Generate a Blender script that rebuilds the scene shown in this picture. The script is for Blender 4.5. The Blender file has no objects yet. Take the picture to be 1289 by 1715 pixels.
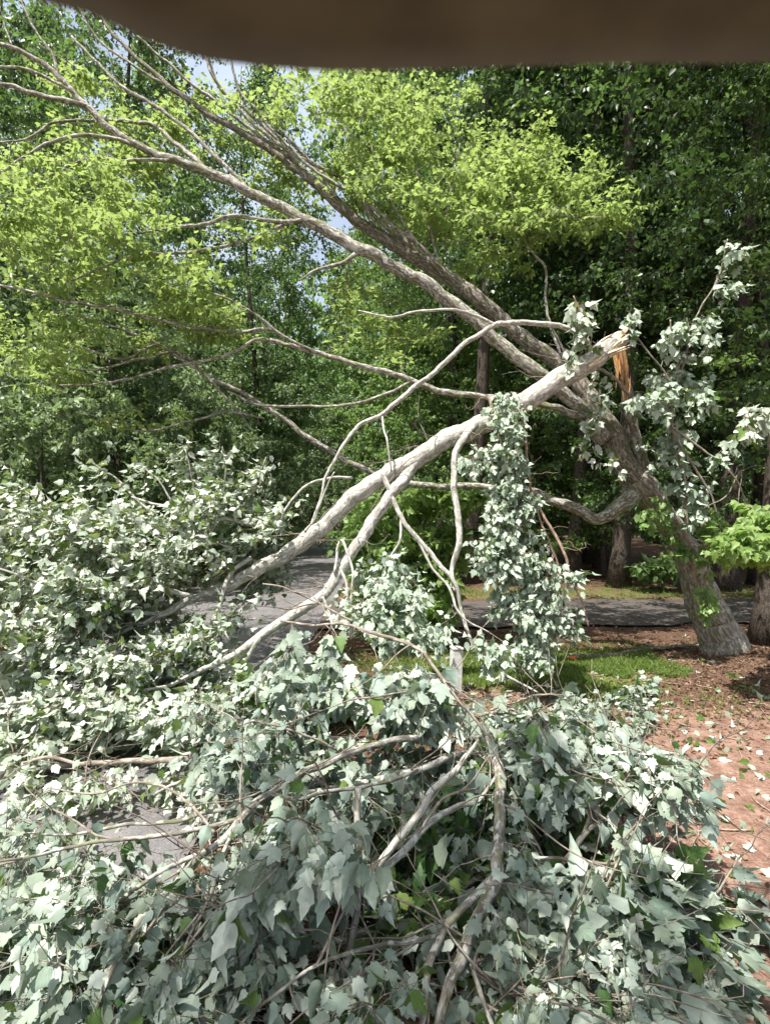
import bpy, math, random
import numpy as np
from mathutils import Vector

C = bpy.context.scene
COL = C.collection
R = math.radians
rng = np.random.default_rng(11)
random.seed(11)

# ------------------------------------------------------------------ camera, sky, sun, exposure
EYE = 1.65
F = 920.0                      # focal length in photograph pixels (photograph 1289 x 1715)
cam_d = bpy.data.cameras.new("camera")
cam = bpy.data.objects.new("camera", cam_d)
COL.objects.link(cam)
cam.location = (0, 0, EYE)
cam.rotation_euler = (R(90), 0, 0)
cam_d.sensor_fit = 'HORIZONTAL'
cam_d.sensor_width = 36.0
cam_d.lens = 36.0 * F / 1289.0
cam_d.clip_start = 0.01
cam_d.clip_end = 900
cam_d.dof.use_dof = True
cam_d.dof.focus_distance = 4.0
cam_d.dof.aperture_fstop = 18.0
C.camera = cam

SUN_TO = Vector((-0.30, -0.27, 0.90)).normalized()      # direction towards the sun
elev = math.asin(SUN_TO.z)
azim = math.atan2(SUN_TO.x, SUN_TO.y)
w = bpy.data.worlds.new("World"); C.world = w; w.use_nodes = True
nt = w.node_tree; nt.nodes.clear()
sky = nt.nodes.new('ShaderNodeTexSky'); sky.sky_type = 'NISHITA'; sky.sun_disc = False
sky.sun_elevation = elev; sky.sun_rotation = azim
sky.air_density = 1.0; sky.dust_density = 5.0; sky.ozone_density = 1.0
bg = nt.nodes.new('ShaderNodeBackground'); bg.inputs['Strength'].default_value = 0.115
ow = nt.nodes.new('ShaderNodeOutputWorld')
tcw = nt.nodes.new('ShaderNodeTexCoord'); cn = nt.nodes.new('ShaderNodeTexNoise'); cn.inputs['Scale'].default_value = 2.2; cn.inputs['Detail'].default_value = 6
nt.links.new(tcw.outputs['Generated'], cn.inputs[0])
cr0 = nt.nodes.new('ShaderNodeMapRange'); cr0.inputs[1].default_value = .35; cr0.inputs[2].default_value = .62; cr0.inputs[3].default_value = .15; cr0.inputs[4].default_value = .6
nt.links.new(cn.outputs[0], cr0.inputs[0])
cm0 = nt.nodes.new('ShaderNodeMix'); cm0.data_type = 'RGBA'; cm0.inputs[7].default_value = (4.7, 5.3, 6.1, 1)       # thin bright cloud veil
nt.links.new(cr0.outputs[0], cm0.inputs[0]); nt.links.new(sky.outputs[0], cm0.inputs[6]); nt.links.new(cm0.outputs[2], bg.inputs[0]); nt.links.new(bg.outputs[0], ow.inputs[0])
sl = bpy.data.lights.new("sun", 'SUN'); sl.energy = 5.0; sl.angle = R(0.5); sl.color = (1.0, 0.96, 0.88)
so = bpy.data.objects.new("sun", sl); COL.objects.link(so)
so.rotation_euler = SUN_TO.to_track_quat('Z', 'Y').to_euler()
C.view_settings.view_transform = 'Standard'
C.view_settings.look = 'None'
C.view_settings.exposure = 0.95
C.view_settings.gamma = 1.0
C.render.engine = 'CYCLES'
C.cycles.max_bounces = 6
C.cycles.diffuse_bounces = 3
C.cycles.glossy_bounces = 2
C.cycles.transmission_bounces = 4
C.cycles.sample_clamp_indirect = 4.0

# ------------------------------------------------------------------ helpers
def P(px, py, d):
    return np.array([(px - 644.5) / F * d, d, EYE - (py - 857.5) / F * d])

def unit(v):
    n = np.linalg.norm(v, axis=-1, keepdims=True)
    return v / np.maximum(n, 1e-9)

class MB:
    """collects vertices, quads and triangles; build() makes ONE mesh object"""
    def __init__(self):
        self.v = []; self.t = []; self.q = []; self.a = []; self.n = 0
    def add(self, v, t=None, q=None, a=None):
        v = np.asarray(v, dtype=np.float64)
        self.v.append(v)
        if t is not None and len(t): self.t.append(np.asarray(t, dtype=np.int64) + self.n)
        if q is not None and len(q): self.q.append(np.asarray(q, dtype=np.int64) + self.n)
        self.a.append(np.zeros_like(v) if a is None else np.asarray(a, dtype=np.float64))
        self.n += len(v)
    def mesh(self, name, smooth=True):
        me = bpy.data.meshes.new(name)
        v = np.concatenate(self.v) if self.v else np.zeros((0, 3))
        t = np.concatenate(self.t) if self.t else np.zeros((0, 3), int)
        q = np.concatenate(self.q) if self.q else np.zeros((0, 4), int)
        me.vertices.add(len(v)); me.vertices.foreach_set('co', v.astype(np.float32).ravel())
        nl = len(t) * 3 + len(q) * 4
        me.loops.add(nl)
        me.loops.foreach_set('vertex_index', np.concatenate([t.ravel(), q.ravel()]).astype(np.int32))
        me.polygons.add(len(t) + len(q))
        ls = np.concatenate([np.arange(len(t)) * 3, len(t) * 3 + np.arange(len(q)) * 4]).astype(np.int32)
        me.polygons.foreach_set('loop_start', ls)
        me.polygons.foreach_set('use_smooth', np.full(len(ls), smooth))
        at = me.attributes.new('rest', 'FLOAT_VECTOR', 'POINT')
        a = np.concatenate(self.a) if self.a else np.zeros((0, 3))
        at.data.foreach_set('vector', a.astype(np.float32).ravel())
        me.update(calc_edges=True)
        me.validate()
        return me
    def build(self, name, mat, parent=None, smooth=True):
        if self.n == 0: return None
        me = self.mesh(name, smooth)
        me.materials.append(mat)
        o = bpy.data.objects.new(name, me); COL.objects.link(o)
        if parent is not None:
            o.parent = parent
            o.location = -Vector(parent.location)
        return o

def tag(o, label=None, cat=None, group=None, kind=None):
    if label: o['label'] = label
    if cat: o['category'] = cat
    if group: o['group'] = group
    if kind: o['kind'] = kind
    return o

def thing(name, label, cat, loc=(0, 0, 0), group=None):
    o = bpy.data.objects.new(name, None); COL.objects.link(o)
    o.location = Vector(loc); o.empty_display_size = 0.2
    return tag(o, label, cat, group)

def catmull(pts, n):
    pts = np.asarray(pts, float)
    if len(pts) < 3:
        t = np.linspace(0, 1, n)[:, None]
        return pts[0] * (1 - t) + pts[-1] * t
    p = np.vstack([2 * pts[0] - pts[1], pts, 2 * pts[-1] - pts[-2]])
    k = len(pts) - 1
    u = np.linspace(0, k, n)
    i = np.minimum(u.astype(int), k - 1); f = (u - i)[:, None]
    a, b, c, d = p[i], p[i + 1], p[i + 2], p[i + 3]
    return 0.5 * (2 * b + (c - a) * f + (2 * a - 5 * b + 4 * c - d) * f ** 2 + (3 * b - a - 3 * c + d) * f ** 3)

def tube(mb, pts, rad, sides=8, rough=0.0, cap=True, seed=None):
    pts = np.asarray(pts, float); rad = np.asarray(rad, float); n = len(pts)
    tan = unit(np.gradient(pts, axis=0))
    ref = np.array([0.31, 0.83, 0.46]) if abs(tan[0] @ np.array([0.31, 0.83, 0.46])) < 0.9 else np.array([1.0, 0, 0])
    A = np.zeros((n, 3)); a = ref
    for i in range(n):
        a = a - tan[i] * (a @ tan[i]); a = a / max(np.linalg.norm(a), 1e-9); A[i] = a
    B = np.cross(tan, A)
    th = np.linspace(0, 2 * np.pi, sides, endpoint=False)
    c, s = np.cos(th), np.sin(th)
    rr = np.repeat(rad[:, None], sides, 1)
    s_len = np.concatenate([[0], np.cumsum(np.linalg.norm(np.diff(pts, axis=0), axis=1))])
    if rough > 0:
        ph = rng.uniform(0, 6.28, 8)
        S = s_len[:, None]; T = th[None, :]
        nz = (np.sin(2 * T + ph[0] + S * 2.1) * .35 + np.sin(3 * T + ph[1] - S * 3.7) * .3 + np.sin(S * 9 + ph[2] + T) * .3
              + np.sin(5 * T + ph[3] + S * 1.3) * .25 + np.sin(S * 23 + ph[4] + 2 * T) * .15)
        rr = rr * (1 + rough * nz)
    v = pts[:, None, :] + rr[..., None] * (A[:, None, :] * c[None, :, None] + B[:, None, :] * s[None, :, None])
    off = rng.uniform(0, 50)
    att = np.stack([rr * c[None, :], rr * s[None, :], np.repeat(s_len[:, None], sides, 1) + off], -1)
    i = np.arange(n - 1)[:, None] * sides; j = np.arange(sides)[None, :]; j2 = (j + 1) % sides
    q = np.stack([i + j, i + j2, i + sides + j2, i + sides + j], -1).reshape(-1, 4)
    V = v.reshape(-1, 3); AT = att.reshape(-1, 3); t = []
    if cap:
        V = np.vstack([V, pts[0], pts[-1]]); AT = np.vstack([AT, [0, 0, off], [0, 0, off + s_len[-1]]])
        m = n * sides
        for k in range(sides):
            t.append((m, (k + 1) % sides, k)); t.append((m + 1, m - sides + k, m - sides + (k + 1) % sides))
    mb.add(V, t, q, AT)

def traced(line, per=None):
    """line of (photo x, photo y, distance, width in photo pixels) -> points, radii in metres"""
    L = np.array(line, float)
    L[:, 3] = L[:, 3] * (.74 if L[0, 2] > 3.2 else .82)          # outline widths read a little wide
    pts = np.array([P(a, b, d) for a, b, d, _ in L])
    r = L[:, 3] / 2 / F * L[:, 2]
    ln_ = float(np.sum(np.linalg.norm(np.diff(pts, axis=0), axis=1)))
    n = max(per or max(6, int(len(L) * 5)), min(160, int(ln_ / .03)))
    X = catmull(np.column_stack([pts, r]), n)
    p, rr = X[:, :3].copy(), np.maximum(X[:, 3], 0.0012)
    s_ = np.concatenate([[0], np.cumsum(np.linalg.norm(np.diff(p, axis=0), axis=1))])
    amp = np.clip(.12 * rr + .003, 0, .009) * np.minimum(1, np.minimum(s_, s_[-1] - s_) / .15)
    for ax in range(3):
        f0, p0, f1, p1, f2, p2 = rng.uniform(6, 12), rng.uniform(0, 6), rng.uniform(16, 28), rng.uniform(0, 6), rng.uniform(35, 60), rng.uniform(0, 6)
        p[:, ax] += amp * (np.sin(s_ * f0 + p0) + .55 * np.sin(s_ * f1 + p1) + .3 * np.sin(s_ * f2 + p2))
    return p, rr

class Skel:
    def __init__(self):
        self.p = np.zeros((0, 3)); self.r = np.zeros(0); self.t = np.zeros((0, 3)); self.L = np.zeros(0)
    def add(self, pts, rad, L0=0.0):
        tan = unit(np.gradient(pts, axis=0))
        s = np.concatenate([[0], np.cumsum(np.linalg.norm(np.diff(pts, axis=0), axis=1))])
        self.p = np.vstack([self.p, pts]); self.r = np.concatenate([self.r, rad])
        self.t = np.vstack([self.t, tan]); self.L = np.concatenate([self.L, s + L0])

def behind(T, lines, reach, push):
    """clusters that would hang in front of a thick branch grow behind it instead"""
    T = T.copy()
    for ln in lines:
        c = catmull(np.array(ln, float)[:, :3], 60)
        px = T[:, 0] / T[:, 1] * F + 644.5; py = 857.5 - (T[:, 2] - EYE) / T[:, 1] * F
        d2 = (px[:, None] - c[None, :, 0]) ** 2 + (py[:, None] - c[None, :, 1]) ** 2
        k = np.argmin(d2, 1); m_ = (d2[np.arange(len(T)), k] < reach ** 2) & (T[:, 1] < c[k, 2] + push)
        f = (c[k, 2] + push * rng.uniform(1, 1.5, len(T))) / T[:, 1]
        f = np.where(m_, f, 1.0)[:, None]
        T = (T - np.array([0, 0, EYE])) * f + np.array([0, 0, EYE])
    return T

def bare_shoots(s, tw, nb_, up=0.0):
    P0 = s.p.copy(); T0 = s.t.copy(); m0 = min(len(P0), 260)
    for _ in range(nb_):                       # bare whippy shoots between the leaves
        k_ = rng.integers(0, m0); q_ = P0[k_] + 0; d_ = unit(T0[k_] * rng.choice([1, 1, -.3]) + rng.normal(0, .55, 3) * np.array([1, 1, .5]) + np.array([-.3 * up, 0, up])); ln = rng.uniform(.2, .75)
        pts_ = [q_]
        for _j in range(6):
            d_ = unit(d_ + rng.normal(0, .16, 3)); q_ = q_ + d_ * ln / 6; q_[2] = max(q_[2], .03); pts_.append(q_)
            if rng.uniform() < .5:
                e_ = unit(d_ + rng.normal(0, .6, 3)); l2 = rng.uniform(.06, .22); tube(tw, np.array([q_, q_ + e_ * l2 * .5 + rng.normal(0, .006, 3), q_ + e_ * l2]), [.002, .0015, .0008], 4, 0)
        tube(tw, catmull(pts_, 14), np.linspace(min(.0055, .0022 + .005 * ln), .0012, 14), 5, .05)

# ------------------------------------------------------------------ leaf templates (tip +Y, upper face +Z)
def mirror(h):
    return h + [(-x, y) for x, y in reversed(h[1:-1])]
def leaf_template(half, centre, fold=0.22, droop=0.25):
    o = np.array(mirror(half), float); n = len(o)
    xy = np.vstack([o, centre])
    z = fold * np.abs(xy[:, 0]) - droop * xy[:, 1] ** 2
    v = np.column_stack([xy, z])
    t = [(n, (k + 1) % n, k) for k in range(n)]
    t = np.array(t)[:, ::-1]
    return v, t.copy()
MAPLE = leaf_template([(0, 0), (.12, -.05), (.24, -.02), (.33, .10), (.46, .12), (.40, .24), (.45, .36), (.56, .52), (.42, .52), (.34, .55),
                       (.24, .50), (.26, .64), (.19, .72), (.15, .84), (.06, .92), (0, 1.04)], (0, .38))
MAPLE_B = leaf_template([(0, 0), (.16, -.06), (.30, .04), (.40, .20), (.43, .38), (.48, .50), (.35, .56), (.27, .60), (.24, .72), (.13, .84), (0, 1.0)],
                        (0, .40), 0.15, 0.4)
MID = leaf_template([(0, 0), (.33, .06), (.38, .28), (.52, .52), (.24, .55), (.16, .8), (0, 1)], (0, .4))
OVAL = leaf_template([(0, 0), (.22, .12), (.36, .38), (.27, .72), (0, 1)], (0, .45))
FAR = (np.array([(0, 0, 0), (.42, .42, .12), (0, 1, -.15), (-.42, .45, .12)], float), np.array([(0, 1, 2), (0, 2, 3)]))

def put_leaves(mb, base, d, nrm, size, tpl, curl=1.0):
    N = len(base)
    if N == 0: return
    v, t = tpl
    Y = unit(d); Z = unit(nrm - Y * np.sum(nrm * Y, 1, keepdims=True)); X = np.cross(Y, Z)
    wv = rng.uniform(.62, 1.0, N)[:, None, None]
    zc = rng.normal(1, curl, N)[:, None, None]
    tw = rng.normal(0, .18, N)[:, None, None]
    vx, vy, vz = v[None, :, 0:1], v[None, :, 1:2], v[None, :, 2:3]
    vz = vz * zc + tw * vx * vy
    V = (X[:, None, :] * vx * wv + Y[:, None, :] * vy + Z[:, None, :] * vz) * size[:, None, None] + base[:, None, :]
    T = (t[None] + (np.arange(N) * len(v))[:, None, None]).reshape(-1, 3)
    A = np.repeat(v[None], N, 0).copy(); A[..., 2] = 0
    mb.add(V.reshape(-1, 3), T, None, A.reshape(-1, 3))

def put_sticks(mb, a, b, r0, r1):
    """three-sided thin tapering sticks, many at once"""
    N = len(a)
    if N == 0: return
    tan = unit(b - a); ref = np.where(np.abs(tan[:, 2:3]) < .9, np.array([[0, 0, 1.0]]), np.array([[1.0, 0, 0]]))
    A = unit(np.cross(tan, ref)); B = np.cross(tan, A)
    V = []
    for (p, r) in ((a, r0), (b, r1)):
        for k in range(3):
            th = k * 2.0944
            V.append(p + (A * math.cos(th) + B * math.sin(th)) * r)
    V = np.stack(V, 1)
    q = np.array([(0, 1, 4, 3), (1, 2, 5, 4), (2, 0, 3, 5)])
    Q = (q[None] + (np.arange(N) * 6)[:, None, None]).reshape(-1, 4)
    at = V.reshape(-1, 3) * np.array([1, 1, 1.0])
    mb.add(V.reshape(-1, 3), None, Q, at)

def region_points(regs, dens=1.0):
    """ellipses (px, py, rx, ry, d0, d1, n) of the photo, at real distances d0..d1"""
    out = []
    for (cx, cy, rx, ry, d0, d1, n) in regs:
        n = max(1, int(n * dens))
        a = rng.uniform(0, 2 * np.pi, n); r = .66 * np.sqrt(-np.log(1 - .94 * rng.uniform(0, 1, n)))
        px = cx + rx * r * np.cos(a); py = cy + ry * r * np.sin(a); d = rng.uniform(d0, d1, n)
        out.append(np.column_stack([(px - 644.5) / F * d, d, EYE - (py - 857.5) / F * d]))
    return np.vstack(out)

def grow(sk, T, twigs, leaves, nsub=5, sublen=.22, nleaf=5, size=.08, tpl=MAPLE, flat=.4, bias=(0, 0, 0), tip=(0, 0, -.3), nb=(0, 0, 1), nj=.35,
         petiole=.035, sag=0.0, rmax=.016, petioles=True, wig=.08, zmin=.03, leafmb2=None, frac2=0.0, tpl2=None):
    """joins every target to the nearest wood with a curved twig, side shoots and leaves"""
    T = np.asarray(T); T = T[T[:, 2] > zmin]
    bias = np.array(bias, float); tip = np.array(tip, float); nb = np.array(nb, float)
    d0 = np.array([np.min(np.sum((sk.p - t) ** 2, 1)) for t in T])
    SB, SD, SL = [], [], []
    for i in np.argsort(d0):
        t = T[i]
        dist = np.sqrt(np.sum((sk.p - t) ** 2, 1))
        j = int(np.argmin(dist + .12 * sk.L))
        q = sk.p[j]; ln = max(dist[j], .03)
        side = sk.t[j] + rng.normal(0, .35, 3)
        cpt = (q + t) / 2 + side * ln * .22 + rng.normal(0, wig, 3) * ln + np.array([0, 0, -sag * ln])
        n = 4 if ln < .4 else 7
        u = np.linspace(0, 1, n)[:, None]
        path = (1 - u) ** 2 * q + 2 * u * (1 - u) * cpt + u ** 2 * t
        path[1:-1] += rng.normal(0, .018, (n - 2, 3)) * min(ln, 1.0)
        path[:, 2] = np.maximum(path[:, 2], .012)
        r0 = min(sk.r[j] * .75, .0025 + .010 * ln, rmax)
        rad = np.linspace(r0, .0014, n)
        tube(twigs, path, rad, 5 if r0 > .005 else 4, 0, cap=False)
        sk.add(path[1:], rad[1:], sk.L[j])
        td = unit(path[-1] - path[-2])
        k = rng.poisson(nsub) + 1
        uu = rng.uniform(.45 if ln > .3 else 0, 1, k)
        seg = np.minimum((uu * (n - 1)).astype(int), n - 2); ff = (uu * (n - 1) - seg)[:, None]
        b = path[seg] * (1 - ff) + path[seg + 1] * ff
        dr = rng.normal(0, 1, (k, 3)); dr[:, 2] *= flat
        dr = unit(unit(dr) + td * .5 + bias)
        SB.append(b); SD.append(dr); SL.append(rng.uniform(.45, 1.1, k) * sublen)
    SB = np.vstack(SB); SD = np.vstack(SD); SL = np.concatenate(SL)[:, None]
    SE = SB + SD * SL
    SE[:, 2] = np.maximum(SE[:, 2], .012)
    put_sticks(twigs, SB, SE, .0018, .0008)
    m = nleaf; N = len(SB)
    u = (np.arange(m) + .6) / m
    u = np.tile(u, N) + rng.uniform(-.5, .4, N * m) / m
    u = np.clip(u, 0.05, 1.0)[:, None]
    bb = np.repeat(SB, m, 0) * (1 - u) + np.repeat(SE, m, 0) * u
    sd = np.repeat(SD, m, 0)
    out = rng.normal(0, 1, (N * m, 3)); out[:, 2] *= max(flat, .3)
    pd = unit(unit(out) * .9 + sd * .5 + tip * .4)
    sz = size * np.clip(rng.lognormal(0, .26, N * m), .5, 1.5)
    base = bb + pd * petiole * rng.uniform(.5, 1.3, (N * m, 1))
    base[:, 2] = np.maximum(base[:, 2], .015)
    ld = unit(pd * .7 + tip + rng.normal(0, .22, (N * m, 3)))
    nn = nb + rng.normal(0, nj, (N * m, 3))
    if leafmb2 is not None and frac2 > 0:
        pick = rng.uniform(0, 1, N * m) < frac2
        put_leaves(leafmb2, base[pick], ld[pick], nn[pick], sz[pick], tpl2 or tpl)
        keep = ~pick
    else: keep = np.ones(N * m, bool)
    h = rng.uniform(0, 1, N * m) < .35 if tpl is MAPLE else np.zeros(N * m, bool)
    a1 = keep & ~h; a2 = keep & h
    put_leaves(leaves, base[a1], ld[a1], nn[a1], sz[a1], tpl)
    if a2.any(): put_leaves(leaves, base[a2], ld[a2], nn[a2], sz[a2], MAPLE_B)
    if petioles:
        put_sticks(leaves, bb, base, .0009, .0007)

# ------------------------------------------------------------------ materials
def newmat(name):
    m = bpy.data.materials.new(name); m.use_nodes = True
    n = m.node_tree; n.nodes.clear()
    return m, n, n.nodes, n.links
def ramp(N, stops):
    r = N.new('ShaderNodeValToRGB'); e = r.color_ramp.elements
    while len(e) < len(stops): e.new(.5)
    for k, (p, c) in enumerate(stops):
        e[k].position = p; e[k].color = tuple(c) + (1,) if len(c) == 3 else c
    return r
def mixc(N, L, fac, a, b, mode='MIX'):
    m = N.new('ShaderNodeMix'); m.data_type = 'RGBA'; m.blend_type = mode
    for s, x in ((0, fac), (6, a), (7, b)):
        if isinstance(x, (int, float)): m.inputs[s].default_value = x
        elif isinstance(x, tuple): m.inputs[s].default_value = x + (1,) if len(x) == 3 else x
        else: L.new(x, m.inputs[s])
    return m.outputs[2]

def leaf_mat(name, tops, unders, trans, tfac=.35, rough=.5, spec=.35, veins=False):
    """two-sided leaf: upper face, lower face and the light that comes through"""
    m, n, N, L = newmat(name)
    geo = N.new('ShaderNodeNewGeometry')
    rt = ramp(N, [(k / (len(tops) - 1), c) for k, c in enumerate(tops)])
    ru = ramp(N, [(k / (len(unders) - 1), c) for k, c in enumerate(unders)])
    L.new(geo.outputs['Random Per Island'], rt.inputs[0]); L.new(geo.outputs['Random Per Island'], ru.inputs[0])
    col = mixc(N, L, geo.outputs['Backfacing'], rt.outputs[0], ru.outputs[0])
    if veins:
        at = N.new('ShaderNodeAttribute'); at.attribute_name = 'rest'
        sp = N.new('ShaderNodeSeparateXYZ'); L.new(at.outputs['Vector'], sp.inputs[0])
        ab = N.new('ShaderNodeMath'); ab.operation = 'ABSOLUTE'; L.new(sp.outputs[0], ab.inputs[0])
        # side veins leave the midrib at a slant: y - 0.9|x| repeats
        m1 = N.new('ShaderNodeMath'); m1.operation = 'MULTIPLY_ADD'; L.new(ab.outputs[0], m1.inputs[0]); m1.inputs[1].default_value = -1.1
        L.new(sp.outputs[1], m1.inputs[2])
        m2 = N.new('ShaderNodeMath'); m2.operation = 'PINGPONG'; L.new(m1.outputs[0], m2.inputs[0]); m2.inputs[1].default_value = .09
        mn = N.new('ShaderNodeMath'); mn.operation = 'MINIMUM'; L.new(ab.outputs[0], mn.inputs[0]); L.new(m2.outputs[0], mn.inputs[1])
        ve = N.new('ShaderNodeMapRange'); L.new(mn.outputs[0], ve.inputs[0]); ve.inputs[1].default_value = .006; ve.inputs[2].default_value = .022
        ve.inputs[3].default_value = .16; ve.inputs[4].default_value = 0
        col = mixc(N, L, ve.outputs[0], col, (.40, .46, .30))
        no = N.new('ShaderNodeTexNoise'); no.inputs['Scale'].default_value = 38; no.inputs['Detail'].default_value = 3
        nr = ramp(N, [(.35, (.78, .78, .72)), (.65, (1.1, 1.1, 1.08))]); L.new(no.outputs[0], nr.inputs[0])
        col = mixc(N, L, .7, col, nr.outputs[0], 'MULTIPLY')
    b = N.new('ShaderNodeBsdfPrincipled'); L.new(col, b.inputs['Base Color'])
    b.inputs['Roughness'].default_value = rough; b.inputs['Specular IOR Level'].default_value = spec
    t = N.new('ShaderNodeBsdfTranslucent'); t.inputs[0].default_value = trans + (1,)
    mx = N.new('ShaderNodeMixShader'); mx.inputs[0].default_value = tfac
    L.new(b.outputs[0], mx.inputs[1]); L.new(t.outputs[0], mx.inputs[2])
    o = N.new('ShaderNodeOutputMaterial'); L.new(mx.outputs[0], o.inputs[0])
    return m

def bark_mat(name, dark, mid, light, moss=None, mossamt=.0, scale=1.0, bump=.35):
    m, n, N, L = newmat(name)
    at = N.new('ShaderNodeAttribute'); at.attribute_name = 'rest'
    mp = N.new('ShaderNodeMapping'); mp.inputs['Scale'].default_value = (26 * scale, 26 * scale, 5 * scale); L.new(at.outputs['Vector'], mp.inputs[0])
    n1 = N.new('ShaderNodeTexNoise'); n1.inputs['Scale'].default_value = 1.6; n1.inputs['Detail'].default_value = 7; n1.inputs['Roughness'].default_value = .68
    L.new(mp.outputs[0], n1.inputs[0])
    mp2 = N.new('ShaderNodeMapping'); mp2.inputs['Scale'].default_value = (14, 14, 8); L.new(at.outputs['Vector'], mp2.inputs[0])
    n2 = N.new('ShaderNodeTexNoise'); n2.inputs['Scale'].default_value = 1.7; n2.inputs['Detail'].default_value = 5; n2.inputs['Roughness'].default_value = .6
    L.new(mp2.outputs[0], n2.inputs[0])
    r1 = ramp(N, [(.30, dark), (.47, mid), (.62, light)]); L.new(n1.outputs[0], r1.inputs[0])
    r2 = ramp(N, [(.46, (0, 0, 0)), (.58, (1, 1, 1))]); L.new(n2.outputs[0], r2.inputs[0])
    col = mixc(N, L, r2.outputs[0], mixc(N, L, .55, r1.outputs[0], mid), r1.outputs[0])
    # pale lichen blotches
    vo = N.new('ShaderNodeTexNoise'); vo.inputs['Scale'].default_value = 3.3; vo.inputs['Detail'].default_value = 6; L.new(mp2.outputs[0], vo.inputs[0])
    r3 = ramp(N, [(.52, (0, 0, 0)), (.60, (1, 1, 1))]); L.new(vo.outputs[0], r3.inputs[0])
    col = mixc(N, L, r3.outputs[0], col, light)
    if moss:
        nm = N.new('ShaderNodeTexNoise'); nm.inputs['Scale'].default_value = 1.1; nm.inputs['Detail'].default_value = 5; L.new(mp2.outputs[0], nm.inputs[0])
        rm = ramp(N, [(.5, (0, 0, 0)), (.62, (mossamt,) * 3)]); L.new(nm.outputs[0], rm.inputs[0])
        col = mixc(N, L, rm.outputs[0], col, moss)
    b = N.new('ShaderNodeBsdfPrincipled'); L.new(col, b.inputs['Base Color']); b.inputs['Roughness'].default_value = .85
    b.inputs['Specular IOR Level'].default_value = .2
    bu = N.new('ShaderNodeBump'); bu.inputs['Strength'].default_value = bump; bu.inputs['Distance'].default_value = .02
    L.new(n1.outputs[0], bu.inputs['Height']); L.new(bu.outputs[0], b.inputs['Normal'])
    o = N.new('ShaderNodeOutputMaterial'); L.new(b.outputs[0], o.inputs[0])
    return m

M = {}
M['bark'] = bark_mat('smooth grey maple bark', (.035, .03, .026), (.16, .145, .122), (.50, .48, .43), (.13, .14, .04), .55)
M['bark_pale'] = bark_mat('pale grey maple bark', (.11, .10, .085), (.33, .31, .27), (.62, .61, .56))
M['bark_trunk'] = bark_mat('ridged maple bark darkened for shade', (.04, .034, .027), (.13, .112, .092), (.37, .335, .285), (.11, .12, .035), .6, 1.1, .9)  # tones lowered to stand in for shade at the fork; moss is real
M['bark_base'] = bark_mat('paler grey bark at the foot of the maple', (.055, .047, .038), (.20, .175, .15), (.46, .42, .37), (.16, .16, .06), .4, 1.0, .9)  # paler than the limb bark, used on trunk and root flares
M['bark_twig'] = bark_mat('grey brown twig bark', (.07, .05, .04), (.19, .155, .125), (.36, .32, .27), None, 0, 1.6, .3)
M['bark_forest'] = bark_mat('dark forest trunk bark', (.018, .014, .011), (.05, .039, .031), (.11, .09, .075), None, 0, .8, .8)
M['vine_stem'] = bark_mat('reddish brown vine stem', (.12, .07, .05), (.28, .19, .14), (.42, .33, .25), None, 0, 2, .2)
M['silver'] = leaf_mat('silver backed maple leaf', [(.035, .085, .022), (.06, .13, .03), (.04, .10, .03), (.09, .17, .035), (.14, .20, .05)],
                       [(.14, .20, .165), (.30, .35, .28), (.22, .29, .26), (.37, .43, .385), (.60, .65, .57)], (.20, .32, .10), .18, .55, .3, veins=True)  # undersides darkened and cooled to imitate the shaded foreground
M['silver_sunlit'] = leaf_mat('silver backed maple leaf whitened as if sunlit', [(.05, .11, .025), (.10, .17, .04), (.14, .22, .06)],
                           [(.26, .33, .25), (.42, .47, .39), (.68, .71, .64)], (.38, .48, .14), .25, .5, .35)  # lighter copy of the silver leaf, sunlight put into the undersides
M['canopy'] = leaf_mat('yellow green maple leaf', [(.09, .16, .035), (.14, .22, .045), (.20, .27, .07)],
                       [(.15, .23, .07), (.21, .30, .09), (.28, .36, .13)], (.40, .53, .15), .48, .5, .3)
M['silver_hang'] = leaf_mat('pale backed vine leaf', [(.05, .11, .03), (.09, .16, .045), (.13, .21, .06)],
                       [(.27, .35, .27), (.38, .46, .37), (.56, .62, .52)], (.32, .45, .15), .25, .5, .35)
M['forest_deep'] = leaf_mat('deep green forest leaf', [(.025, .055, .018), (.05, .095, .028), (.10, .16, .05)],
                       [(.06, .11, .045), (.10, .165, .07), (.17, .24, .12)], (.18, .32, .07), .36, .4, .5)  # darker copy of the forest leaf, given to trees by position
M['green_lit'] = leaf_mat('green shrub leaf lightened as if sunlit', [(.12, .20, .05), (.19, .29, .08), (.27, .37, .13)],
                      [(.18, .28, .10), (.25, .36, .14), (.33, .43, .20)], (.42, .62, .14), .42, .45, .4)  # lightened copy of the fresh green leaf, sunlight put into the colour
M['green'] = leaf_mat('fresh green leaf', [(.06, .13, .025), (.11, .20, .04), (.17, .27, .06)],
                      [(.14, .24, .07), (.20, .31, .10), (.27, .38, .15)], (.30, .50, .08), .4, .45, .4)
M['forest'] = leaf_mat('forest leaf', [(.06, .12, .035), (.11, .19, .055), (.19, .28, .10)],
                       [(.10, .17, .07), (.15, .23, .10), (.22, .30, .15)], (.26, .42, .09), .4, .45, .4)  # leaf colours brightened in place of haze over the woods
M['forest_pale'] = leaf_mat('pale grey green shrub leaf', [(.08, .13, .055), (.14, .20, .09), (.22, .29, .15)],
                            [(.18, .25, .14), (.25, .32, .20), (.33, .40, .28)], (.28, .42, .14), .35, .45, .5)
M['forest_dark'] = leaf_mat('dark evergreen leaf', [(.012, .03, .01), (.025, .055, .015), (.045, .085, .025)],
                            [(.03, .06, .022), (.045, .085, .03), (.07, .12, .04)], (.08, .15, .03), .3, .5, .3)

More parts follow.
